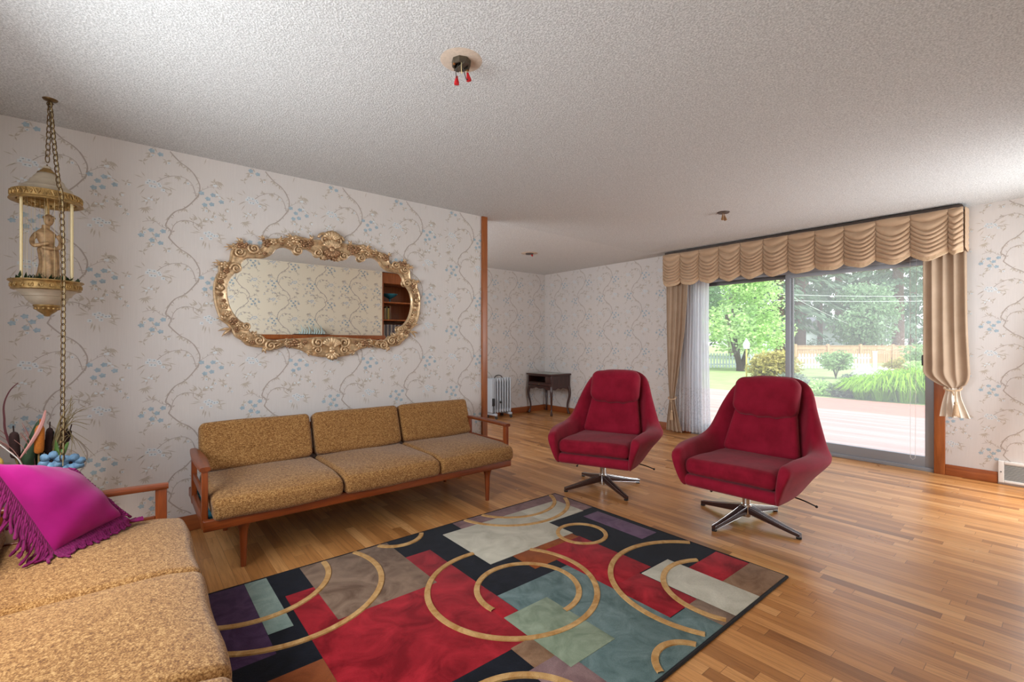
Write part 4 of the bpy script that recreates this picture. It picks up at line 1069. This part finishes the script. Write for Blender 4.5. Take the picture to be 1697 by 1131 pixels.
blade('leaf', [base, A(46, 770, -.02), A(55, 735, -.02), A(66, 698, -.01)], .030, M_gl)
blade('leaf', [base, A(60, 765, .02), A(75, 742, .02), A(90, 720, .02)], .022, M_gl)
blade('leaf', [base, A(100, 765, -.03), A(108, 752, -.03), A(117, 738, -.03)], .016, M_gl2)
blade('leaf', [base, A(98, 765, -.02), A(96, 750, -.02), A(94, 733, -.02)], .013, M_gl2)
blade('leaf', [base, A(82, 775, -.04), A(88, 765, -.05), A(92, 750, -.05)], .02, M_gl)
M_grass = simple('dry_grass', S(150, 134, 96), .8, var=.2); M_pink = simple('pink_dried_grass', S(176, 130, 124), .8, var=.2)
r = random.Random(31)
for k in range(26):
    e = r.uniform(0, 1); tip = A(115 + 48 * r.random(), 660 + 120 * e, r.uniform(-.05, .1)); mid = A(104 + 18 * r.random(), 690 + 40 * e, r.uniform(-.03, .05))
    m = MB(); m.tube(catmull([base, base.lerp(mid, .6) + Vector((0, 0, .05)), mid, tip], 14), [.0026 - .0018 * q / 14 for q in range(15)], 4); m.build('grass_blade', M_grass, fa)
for k in range(16):
    tip = A(r.uniform(-20, 48), r.uniform(700, 745), r.uniform(-.06, .06)); m = MB(); m.tube(catmull([base, base.lerp(tip, .6) + Vector((.01, 0, .05)), tip], 12), [.0034 - .0024 * q / 12 for q in range(13)], 4); m.build('grass_blade', M_pink, fa)
m = MB(); m.tube(catmull([A(38, 755, -.06), A(60, 726, -.07), A(73, 702, -.06), A(78, 682, -.05)], 14), [.003 + .006 * sin(pi * q / 14) for q in range(15)], 6); m.build('feather_plume', simple('pink_plume', S(206, 150, 144), .9), fa)
m = MB(); m.tube(catmull([A(-8, 716, -.08), A(18, 738, -.09), A(36, 755, -.09), A(44, 772, -.08)], 14), .0024, 6); m.build('white_twig', M_white, fa)
M_bs = simple('blue_silk', S(112, 152, 186), .6, var=.3, vscale=50)
def bloom(c, R, n, tilt, sq=1):
    m = MB()
    for k in range(n):
        a = 2 * pi * k / n + .3; d = Vector((cos(a), -.35, sin(a) * sq)); s = Vector((-sin(a), 0, cos(a) * sq))
        vs = []
        for i in range(6):
            t = i / 5; q = R * .42 * sin(pi * (.1 + .8 * t)) ; p = c + d * R * t + Vector((0, -.02 * sin(pi * t), .004 * sin(9 * t)))
            vs += [p - s * q, p + Vector((0, -.008, 0)), p + s * q]
        m.add(vs, [(3 * i + j, 3 * i + j + 1, 3 * i + j + 4, 3 * i + j + 3) for i in range(5) for j in (0, 1)])
    f = m.build('blue_bloom', M_bs, fa, angle=180, solid=.001); m = MB(); m.ball(c + Vector((0, -.012, 0)), .010); m.build('bloom_centre', M_cb, f); return f
bloom(A(90, 764, -.08), .05, 6, 0); bloom(A(122, 772, -.06), .06, 7, 0, .8); bloom(A(108, 790, -.07), .05, 6, 0)
blade('leaf', [base, A(130, 782, -.03), A(141, 776, -.03), A(147, 775, -.02)], .010, simple('plum_leaf', S(84, 44, 44), .6))
m = MB(); m.ball(A(-6, 760, -.06), (.04, .03, .04), 12, 8); m.build('yellow_bloom', simple('yellow_silk', S(216, 182, 96), .7, var=.2), fa)

# ------------------------------------------------------------------ opposite side, seen in the mirror
mt = thing('mantel_shelf', 'long wooden mantel shelf on the opposite wall, seen in the mirror', 'mantel', (1.6, YF, 0))
m = MB(); m.rbox(-2.1, 1.74, 0, .16, 1.27, 1.335, .006); m.build('shelf_board', M_trim, mt)
m = MB(); m.rbox(-2.0, 1.66, 0, .10, 1.17, 1.27, .006); m.build('moulding', M_teak_x, mt)
go = thing('glass_ornament', 'pale glass ornament of leaning blades on a dark tray on the mantel', 'ornament', (2.18, YF + .08, 1.335))
m = MB(); m.rbox(-.28, .25, -.05, .05, 0, .012, .004); m.build('tray', M_mahog, go)
M_ice = simple('pale_glass', S(190, 210, 208), .1); r = random.Random(5)
for k in range(11):
    x = -.19 + .036 * k; h = .07 + .09 * abs(sin(k * 1.9)); m = MB(); m.tube([(x, 0, .012), (x + .01, 0, h * .5), (x - .02, 0, h)], [.014, .011, .002], 8); m.build('blade', M_ice, go)
bc = thing('bookcase', 'tall built-in wooden bookcase beside the mantel, seen in the mirror', 'bookcase', (3.80, YF - .53, 0))
m = MB(); m.rbox(-.44, -.41, 0, .5, 0, 2.43, .003); m.build('side_panel', M_trim, bc)
m = MB(); m.rbox(.41, .44, 0, .5, 0, 2.43, .003); m.build('side_panel', M_trim, bc)
m = MB(); m.rbox(-.41, .41, 0, .02, 0, 2.43, .003); m.build('back_panel', M_trim, bc)
m = MB(); m.rbox(-.41, .41, .02, .5, 2.25, 2.43, .004); m.build('header', M_trim, bc)
for z in (.02, .6, 1.28, 1.62, 1.93):
    m = MB(); m.rbox(-.41, .41, .02, .49, z - .02, z, .003); m.build('shelf', M_trim, bc)
bv = thing('blue_bowl', 'footed teal glass bowl on the top bookcase shelf', 'bowl', (3.58, YF - .2, 1.93))
m = MB(); m.lathe([(0, 0), (.04, 0), (.012, .02), (.012, .06), (.10, .11), (.14, .15), (.135, .15), (.09, .118), (0, .075)], 28); m.build('bowl_body', simple('teal_glass', S(50, 120, 140), .15), bv)
r = random.Random(14)
cols = [S(150, 130, 100), S(90, 90, 60), S(160, 140, 70), S(110, 80, 60)]
for k in range(4):
    b = thing('book', ['ochre book leaning left of its row on the bookcase', 'olive book second in the row on the bookcase', 'mustard book third in the row on the bookcase', 'brown book at the end of the short bookcase row'][k], 'book', (3.44 + .032 * k, YF - .16, 1.62), 0, 'books on the middle shelf')
    m = MB(); m.rbox(-.014, .014, -.08, .08, 0, .2 + .03 * (k % 2), .003); m.build('cover', simple('book_cloth', cols[k], .7), b)
for k in range(18):
    b = thing('book', 'slim upright volume in the long grey row on the bookcase', 'book', (3.415 + .034 * k, YF - .16, 1.28), 0, 'slim volumes on the lower shelf')
    m = MB(); m.rbox(-.013, .013, -.1, .1, 0, .25, .003); m.build('cover', simple('grey_binding', S(78, 76, 84) if k % 2 else S(150, 140, 132), .7), b)

# ------------------------------------------------------------------ outdoors
def site(b, d, z=0.0):
    """ground point at bearing b (pixels along the horizon) and distance d from the room's corner"""
    l = (b - 848.5) / 768.0
    return Vector(((.6361 + .7716 * l) * d, (.7716 - .6361 * l) * d, z))
def m_leafmat(name, c, tr=.48):
    t = NT(name); t.b.inputs['Base Color'].default_value = c; t.b.inputs['Roughness'].default_value = .6; t.b.inputs['Specular IOR Level'].default_value = .2
    tl = t.new('ShaderNodeBsdfTranslucent'); tl.inputs[0].default_value = c; mx = t.new('ShaderNodeMixShader'); mx.inputs[0].default_value = tr
    t.link(t.b.outputs[0], mx.inputs[1]); t.link(tl.outputs[0], mx.inputs[2]); t.link(mx.outputs[0], t.out.inputs[0]); return t.m
def shades(n, c, k=.25):
    return [m_leafmat('%s_%s' % (n, w), tuple(min(1, q * f) for q in c[:3]) + (1,)) for w, f in (('deep', 1 - k), ('mid', 1), ('light', 1 + k))]
F_bright = shades('maple_leaf', S(196, 226, 156)); F_olive = shades('rhododendron_leaf', S(192, 184, 112)); F_mid = shades('shrub_leaf', S(158, 190, 130))
F_con = shades('conifer_needle', S(124, 150, 124)); F_lime = shades('daylily_leaf', S(158, 204, 64)); F_grey = shades('lavender_leaf', S(140, 156, 138)); F_whitefl = shades('white_petal', S(236, 236, 232), .05); F_soft = shades('hemlock_needle', S(152, 182, 142))
M_bark = simple('conifer_bark', S(112, 88, 76), .95, var=.3, vscale=8); M_bark2 = simple('dark_branch_bark', S(74, 64, 54), .95, var=.2)
M_picket = simple('white_picket', S(214, 222, 230), .7); M_cedar = wood('cedar_boards', S(176, 138, 104), S(206, 172, 136), 2, .85, .5, 0)
GZ = -.12
def m_grass():
    t = NT('lawn'); n = t.noise(1.3, 4); k = t.noise(60, 2)
    c = t.ramp(n, [(.3, S(148, 172, 108)), (.7, S(176, 196, 132))])
    t.link(t.mix(.4, c, t.ramp(k, [(.3, (.4, .4, .4, 1)), (.7, (1, 1, 1, 1))]), 'MULTIPLY'), t.b.inputs['Base Color']); t.b.inputs['Roughness'].default_value = 1; t.bump(k, .5, .03); return t.m
g = MB(); g.box(XW + .16, 160, -90, 130, GZ - .2, GZ); struct(g.build('ground', m_grass(), smooth=False), 'green lawn and garden ground beyond the deck')
def m_deck():
    t = NT('weathered_deck'); c = t.coord(); sx = t.new('ShaderNodeSeparateXYZ'); t.link(c, sx.inputs[0]); W = .14
    q = t.math('DIVIDE', sx.outputs[0], W); row = t.math('FLOOR', q); wn = t.new('ShaderNodeTexWhiteNoise', noise_dimensions='1D'); t.link(row, wn.inputs['W'])
    b = t.ramp(wn.outputs['Value'], [(0, S(176, 150, 140)), (1, S(198, 174, 166))]); n = t.noise(2, 4, .6, t.scale(c, (6, .6, 1)))
    b = t.mix(.5, b, t.ramp(n, [(.3, S(196, 180, 172)), (.7, S(255, 250, 246))]), 'MULTIPLY')
    gp = t.math('GREATER_THAN', t.math('ABSOLUTE', t.math('SUBTRACT', t.math('FRACT', q), .5)), .475)
    t.link(t.mix(t.math('MULTIPLY', gp, .6), b, S(120, 84, 74)), t.b.inputs['Base Color']); t.b.inputs['Roughness'].default_value = .55; return t.m
d = MB(); d.box(XW + .16, 10.4, -6, 8.5, GZ, -.07); d.box(10.4, 12.5, 4.31, 8.5, GZ, -.07); struct(d.build('deck', m_deck(), smooth=False), 'sun bleached pinkish plank deck outside the glass door')
d = MB()
for k in range(15): d.rbox(10.41 + .145 * k, 10.41 + .145 * k + .138, -6, 4.3, GZ, -.075, .006)
struct(d.build('deck_border', wood('red_cedar_deck', S(172, 112, 96), S(196, 140, 122), 1, .7, .4, 0)), 'redder plank strip along the far edge of the deck')

def leafcloud(mb, c, rad, n, size, r, droop=0, shell_=.55, mats=3):
    for _ in range(n):
        while True:
            p = Vector((r.uniform(-1, 1), r.uniform(-1, 1), r.uniform(-1, 1)))
            if shell_ < p.length < 1: break
        q = Vector((c[0] + p.x * rad[0], c[1] + p.y * rad[1], c[2] + p.z * rad[2]))
        a = r.uniform(0, 6.28); t = r.uniform(-1.0, .7) - droop; d = Vector((cos(a) * cos(t), sin(a) * cos(t), sin(t))); s = d.cross(Vector((r.uniform(-1, 1), r.uniform(-1, 1), r.uniform(.3, 1)))).normalized()
        L = size * r.uniform(.6, 1.3); w = L * .30
        mb.add([q, q + d * L * .5 + s * w, q + d * L, q + d * L * .5 - s * w], [(0, 1, 2, 3)], r.randrange(mats))
def plant(name, label, cat, pos, blobs, n, size, mats, seed, stems=None, barkm=None, droop=0, sh=.45, group=None):
    T = thing(name, label, cat, pos, 0, group); r = random.Random(seed); m = MB(); tot = sum(b[3] * b[4] * b[5] for b in blobs) or 1
    for b in blobs: leafcloud(m, b[:3], b[3:6], max(8, int(n * (b[3] * b[4] * b[5]) / tot)), size, r, droop, sh)
    m.build('foliage', mats, T, smooth=False)
    for st, rr in (stems or []):
        s = MB(); P = catmull(st, 10); s.tube(P, [rr * (1 - .5 * k / 10) for k in range(11)], 8); s.build('trunk' if rr > .05 else 'stem', barkm or M_bark2, T)
    return T
r = random.Random(77)
def blobs(R, z0, H_, n, k=.5, seed=1):
    q = random.Random(seed); out = []
    for i in range(n):
        a = q.uniform(0, 6.28); t = q.uniform(0, 1); e = R * sqrt(q.uniform(0, 1)) * (1 - k * .8) * (sin(pi * (.18 + .72 * t)))
        s = R * k * q.uniform(.75, 1.15); out.append((e * cos(a), e * sin(a), z0 + s * .7 + t * (H_ - 1.4 * s), s, s, s * .8))
    return out
# bright green garden tree
plant('garden_tree', 'bright green leafy tree with low forked trunk on the lawn left of the door frame', 'tree', site(1228, 21.5, GZ), blobs(2.5, .55, 5.6, 30, .42, 5), 15000, .17, F_bright, 11,
      [([(0, 0, 0), (-.1, .1, .6), (-.5, .2, 1.6), (-.8, .3, 2.6)], .16), ([(.05, 0, 0), (.2, -.1, .7), (.6, -.3, 1.8), (.9, -.4, 3)], .14), ([(0, .1, 0), (.1, .2, 1), (0, .4, 3)], .12)])
plant('garden_tree', 'soft green tree behind the bright one, at the far left of the view', 'tree', site(1150, 25, GZ), blobs(3.0, .8, 6.5, 24, .42, 8), 9000, .2, F_soft, 12, [([(0, 0, 0), (.1, 0, 1.5), (0, .1, 3.5)], .2)])
plant('rhododendron', 'rounded yellow green rhododendron bush at the lawn edge by the door frame', 'bush', site(1284, 16.3, GZ), blobs(1.0, .05, 1.0, 22, .36, 3), 3600, .14, F_olive, 13, [([(0, 0, 0), (.1, 0, .3), (.3, .1, .6)], .03)])
plant('flowering_shrub', 'upright shrub with bare lower stems in front of the cedar fence', 'shrub', site(1385, 17, GZ), blobs(.66, .30, .80, 18, .36, 4), 2300, .10, F_mid, 14,
      [([(0, 0, 0), (.12 * cos(a), .12 * sin(a), .4), (.42 * cos(a), .42 * sin(a), .8)], .012) for a in [k * .7 for k in range(9)]])
plant('white_flower_bush', 'low bush covered in white flowers right of the stemmed shrub', 'bush', site(1444, 13.6, GZ), blobs(.62, .05, .62, 16, .4, 6), 1700, .09, F_whitefl, 15)
plant('shrub', 'olive twiggy shrub right of the white flowers', 'shrub', site(1487, 15, GZ), blobs(.5, .1, .75, 12, .4, 7), 1300, .10, F_olive, 16, [([(0, 0, 0), (.1, .05, .4), (.2, .1, .8)], .015), ([(0, 0, 0), (-.1, .1, .4), (-.25, .1, .85)], .015)])
plant('shrub', 'tall soft green shrub at the right edge of the glass, behind the lime grass', 'shrub', site(1524, 16, GZ), blobs(.85, .1, 1.35, 16, .42, 9), 2200, .12, F_mid, 17)
plant('shrub', 'yellow green round shrub beside the door handle', 'shrub', site(1516, 13.2, GZ), blobs(.42, .1, .75, 10, .42, 10), 1000, .09, F_bright, 18)
for k, (b, d, R, h, F, lab) in enumerate([(1340, 12.3, .5, .42, F_grey, 'grey lavender clump between the bush and the fern'), (1364, 11.7, .45, .42, F_bright, 'feathery green fern at the deck edge behind the near armchair'), (1402, 11.3, .42, .36, F_grey, 'grey green sage clump at the deck edge'), (1412, 14.2, .5, .42, F_grey, 'silvery clump in front of the stemmed shrub'), (1310, 15, .5, .35, F_grey, 'grey clump beside the rhododendron')]):
    plant('perennial', lab, 'plant', site(b, d, GZ), blobs(R, 0, h, 12, .4, 20 + k), 1100, .09, F, 30 + k)
def clump(label, pos, R, h, n, mats, seed):
    T = thing('daylily_clump', label, 'plant', pos); r = random.Random(seed); m = MB()
    for _ in range(n):
        a = r.uniform(0, 6.28); q = R * .35 * sqrt(r.random()); x, y = q * cos(a), q * sin(a); L = h * r.uniform(.7, 1.2); o = R * r.uniform(.3, 1.0)
        P = [Vector((x, y, 0)), Vector((x + o * .3 * cos(a), y + o * .3 * sin(a), L * .7)), Vector((x + o * .75 * cos(a), y + o * .75 * sin(a), L)), Vector((x + o * 1.25 * cos(a), y + o * 1.25 * sin(a), L * .62))]
        s = Vector((-sin(a), cos(a), 0)); mi = r.randrange(3)
        for i in range(3):
            w0, w1 = (.014, .016, .012, .002)[i:i + 2]; m.add([P[i] - s * w0, P[i] + s * w0, P[i + 1] + s * w1, P[i + 1] - s * w1], [(0, 1, 2, 3)], mi)
    m.build('blade', mats, T, smooth=False); return T
for k, (b, d, R, h) in enumerate([(1430, 10.95, .5, .42), (1462, 10.65, .56, .5), (1498, 10.4, .6, .6), (1530, 10.25, .55, .64)]):
    clump(['lime green daylily clump, leftmost of the row along the deck', 'tallest bright lime daylily clump in the middle of the row', 'lime green daylily clump third along the deck edge', 'lime daylily clump at the right end by the door stile'][k], site(b, d, GZ), R, h, 420, F_lime, 50 + k)

def picket_fence(label, b0, b1, d, zt, nset):
    p, q = site(b0, d, GZ), site(b1, d, GZ); v = (q - p); L = v.length; a = atan2(v.y, v.x)
    T = thing('picket_fence', label, 'fence', p, a)
    for z in (.22, zt - .22):
        m = MB(); m.rbox(0, L, .01, .05, z - .035, z + .035, .004); m.build('rail', M_picket, T)
    n = int(L / .155)
    for i in range(n):
        x = .05 + i * .155; m = MB(); m.prism([(x, .05), (x + .085, .05), (x + .085, zt - .06), (x + .0425, zt), (x, zt - .06)], -.012, .01); m.build('picket', M_picket, T, smooth=False)
    return T
picket_fence('white picket fence behind the bright green tree', 1150, 1262, 23.5, .80, 0)
picket_fence('white picket fence in front of the cedar fence', 1322, 1444, 23, .78, 1)
gp = thing('gate_post', 'white square gate post at the end of the right picket fence', 'post', site(1450, 22.8, GZ)); m = MB(); m.rbox(-.07, .07, -.07, .07, 0, .86, .008); m.build('post_body', M_picket, gp); m = MB(); m.rbox(-.09, .09, -.09, .09, .86, .90, .008); m.build('cap', M_picket, gp)
def cedar(b0, b1, d):
    p, q = site(b0, d, GZ), site(b1, d, GZ); v = q - p; L = v.length
    T = thing('cedar_fence', 'pale cedar board fence with a cap rail along the back of the garden', 'fence', p, atan2(v.y, v.x))
    m = MB(); n = int(L / .15)
    for i in range(n): m.box(i * .15, i * .15 + .135, 0, .02, 0, .84)
    m.build('board_panel', M_cedar, T, smooth=False)
    m = MB(); m.rbox(0, L, -.02, .04, .86, 1.1, .005); m.build('top_panel', M_cedar, T); m = MB(); m.rbox(0, L, -.06, .08, 1.1, 1.14, .005); m.build('cap_rail', M_cedar, T)
    for i in range(int(L / 2.1) + 1):
        m = MB(); m.rbox(i * 2.1 - .07, i * 2.1 + .07, -.08, .06, 0, 1.22, .01); m.build('post', M_cedar, T)
cedar(1318, 1545, 30)
bh = thing('birdhouse_post', 'yellow post carrying a small white birdhouse in front of the bright tree', 'birdhouse', site(1237, 17, GZ))
m = MB(); m.tube([(0, 0, 0), (0, 0, 1.1)], .03, 8); m.build('post', simple('yellow_post', S(206, 190, 110), .7), bh)
m = MB(); m.rbox(-.08, .08, -.08, .08, 1.1, 1.28, .004); h_ = m.build('box', M_picket, bh); m = MB(); m.lathe([(.13, 1.27), (.13, 1.28), (.0, 1.5)], 4); m.build('roof', M_picket, h_, smooth=False)
def conifer(label, b, d, h, tr, R, seed, mats=F_con, bare=.28, n=4200):
    T = thing('conifer_tree', label, 'tree', site(b, d, GZ), 0, None); r = random.Random(seed)
    m = MB(); m.tube([(0, 0, 0), (0, 0, h * .5), (0, 0, h)], [tr, tr * .75, .03], 12); m.build('trunk', M_bark, T)
    m = MB(); nb = 46
    for k in range(nb):
        t = k / nb; z = h * (bare + (1 - bare) * t); a = k * 2.4 + r.uniform(-.3, .3); L = R * (1 - t * .85) * r.uniform(.65, 1.1)
        for j in range(int(n / nb)):
            q = r.uniform(.12, 1) ; off = L * .20 * (1.2 - q); c = Vector((L * q * cos(a), L * q * sin(a), z - L * .38 * q * q + r.uniform(-.1, .08)))
            s = Vector((-sin(a), cos(a), 0)) * r.uniform(-1, 1) * L * .28 * (1.15 - q * .7); c = c + s
            d_ = Vector((cos(a + s.length), sin(a + s.length), -.7 + r.uniform(-.4, .4))).normalized(); w = d_.cross(Vector((r.uniform(-.5, .5), r.uniform(-.5, .5), 1))).normalized(); l = .56 * r.uniform(.6, 1.3)
            m.add([c, c + d_ * l * .5 + w * l * .2, c + d_ * l, c + d_ * l * .5 - w * l * .2], [(0, 1, 2, 3)], r.randrange(3))
    m.build('boughs', mats, T, smooth=False); return T
for k, (b, d, h, tr, R, bare, lab) in enumerate([
    (1326, 36, 17, .42, 4.2, .26, 'thick trunked conifer just right of the door meeting stile'), (1359, 40, 18, .22, 3.6, .26, 'slim trunked conifer left of the broad hemlock'),
    (1432, 44, 20, .5, 5, .18, 'tall dark conifer behind the broad hemlock'), (1488, 35, 17, .42, 4.4, .30, 'dark trunked conifer toward the right side of the glass'),
    (1540, 40, 19, .45, 5, .12, 'conifer at the far right, half hidden by the drape'), (1292, 34, 15, .35, 4.0, .15, 'dark conifer above the bright garden tree'),
    (1215, 40, 18, .4, 5.0, .1, 'tall conifer behind the bright garden tree'), (1390, 52, 22, .45, 5.5, .12, 'distant conifer left of the tall dark one'), (1460, 56, 22, .45, 6, .1, 'distant conifer between the two dark trunks'),
    (1512, 58, 22, .45, 6, .1, 'distant conifer behind the right drape'), (1335, 60, 22, .45, 6, .12, 'distant conifer behind the thick trunk'), (1150, 45, 18, .4, 5.0, .08, 'distant conifer at the left edge, behind the sheer curtain')]):
    conifer(lab, b, d, h, tr, R, 100 + k, F_con, bare)
plant('hemlock', 'broad drooping soft green hemlock beyond the cedar fence', 'tree', site(1432, 33, GZ), blobs(3.1, .9, 4.9, 34, .36, 33), 9000, .24, F_soft, 41, [([(0, 0, 0), (0, .1, 1.5), (0, 0, 3.5)], .22)], M_bark, .5)
plant('hedge', 'low dark hedge seen over the cedar fence by the white house', 'hedge', site(1350, 37, GZ), [(-.8, .6, .9, .7, .6, .75), (0, 0, .9, .8, .6, .8), (.8, -.6, .9, .7, .6, .75)], 900, .16, F_con, 42)
ho = thing('house', 'white neighbouring house far behind the conifer trunks', 'house', site(1338, 50, GZ), RAD(-40))
m = MB(); m.box(-3, 3, -2.5, 2.5, 0, 2.6); m.build('wall', M_picket, ho, smooth=False)
m = MB(); m.prism([(-3.3, 2.55), (3.3, 2.55), (0, 4.0)], -2.8, 2.8); m.build('roof', simple('grey_shingle', S(150, 150, 150), .9), ho, smooth=False)
for k, (p, q, sag) in enumerate((((1230, 28, 4.2), (1600, 28, 4.05), .12), ((1230, 28.5, 3.85), (1600, 28.5, 3.8), .1), ((1290, 27, 4.3), (1440, 33, 1.9), .1))):
    a, b = site(*p), site(*q); m = MB(); m.tube([a.lerp(b, t / 16) - Vector((0, 0, sag * sin(pi * t / 16))) for t in range(17)], .014, 5)
    tag(m.build('power_line', simple('pale_cable', S(214, 218, 220), .6)), ['upper thin power line crossing in front of the conifers', 'lower thin power line crossing in front of the conifers', 'power line slanting down behind the meeting stile'][k], 'cable')

# ------------------------------------------------------------------ light
W = bpy.data.worlds.new('sky'); SC.world = W; W.use_nodes = True; nt = W.node_tree; bg = nt.nodes['Background']
tc = nt.nodes.new('ShaderNodeTexCoord'); sp_ = nt.nodes.new('ShaderNodeSeparateXYZ'); nt.links.new(tc.outputs['Generated'], sp_.inputs[0])
rp = nt.nodes.new('ShaderNodeValToRGB'); e = rp.color_ramp.elements; e[0].position = 0; e[0].color = (.92, .93, .97, 1); e[1].position = .7; e[1].color = (.72, .80, .95, 1)
nt.links.new(sp_.outputs[2], rp.inputs[0]); nt.links.new(rp.outputs[0], bg.inputs[0]); bg.inputs[1].default_value = 2.15
def light(name, typ, loc, rot, energy, color=(1, 1, 1), size=None, size_y=None, angle=None):
    L = bpy.data.lights.new(name, typ); L.energy = energy; L.color = color
    if size: L.shape = 'RECTANGLE'; L.size = size; L.size_y = size_y
    if angle is not None: L.angle = angle
    o = bpy.data.objects.new(name, L); COL.objects.link(o); o.location = loc; o.rotation_euler = rot; return o
light('sun', 'SUN', (20, 0, 20), Vector((.35, .62, -1.0)).to_track_quat('-Z', 'Y').to_euler(), 4.2, (1, .97, .92), angle=RAD(14))
DAY = (.89, .95, 1.0)
light('window_light', 'AREA', (XN + .02, 1.7, 1.38), Vector((1, -.3, .0)).to_track_quat('-Z', 'Y').to_euler(), 54, DAY, 1.9, .8)  # three fill lamps added at the unseen openings to brighten the room
light('window_light', 'AREA', (5.0, YF + .02, 1.1), Vector((-.7, 1, .2)).to_track_quat('-Z', 'Y').to_euler(), 46, DAY, 1.2, 1.9)
light('window_light', 'AREA', (1.02, 4.95, 1.5), Vector((1, 0, .3)).to_track_quat('-Z', 'Y').to_euler(), 38, DAY, 1.35, 1.2)
po = light('door_portal', 'AREA', (XW + .18, 2.04, 1.05), Vector((-1, 0, 0)).to_track_quat('-Z', 'Y').to_euler(), 1, (1, 1, 1), 2.4, 2.0); po.data.cycles.is_portal = True

# ------------------------------------------------------------------ camera
cd = bpy.data.cameras.new('camera'); cam = bpy.data.objects.new('camera', cd); COL.objects.link(cam); SC.camera = cam
A_ = RAD(50.5); fw = Vector((cos(A_), sin(A_), 0))
cam.location = (0, 0, 1.222); cam.rotation_euler = fw.to_track_quat('-Z', 'Y').to_euler()
cd.sensor_fit = 'HORIZONTAL'; cd.sensor_width = 36; cd.lens = 36 * 768 / 1697; cd.shift_y = 2 / 1697; cd.clip_start = .02; cd.clip_end = 400
vs = SC.view_settings; vs.view_transform = 'Standard'; vs.look = 'None'; vs.exposure = .12; vs.gamma = 1; vs.use_curve_mapping = False
SC.cycles.max_bounces = 10; SC.cycles.diffuse_bounces = 6; SC.cycles.transparent_max_bounces = 16; SC.cycles.use_denoising = True; SC.cycles.sample_clamp_indirect = 6
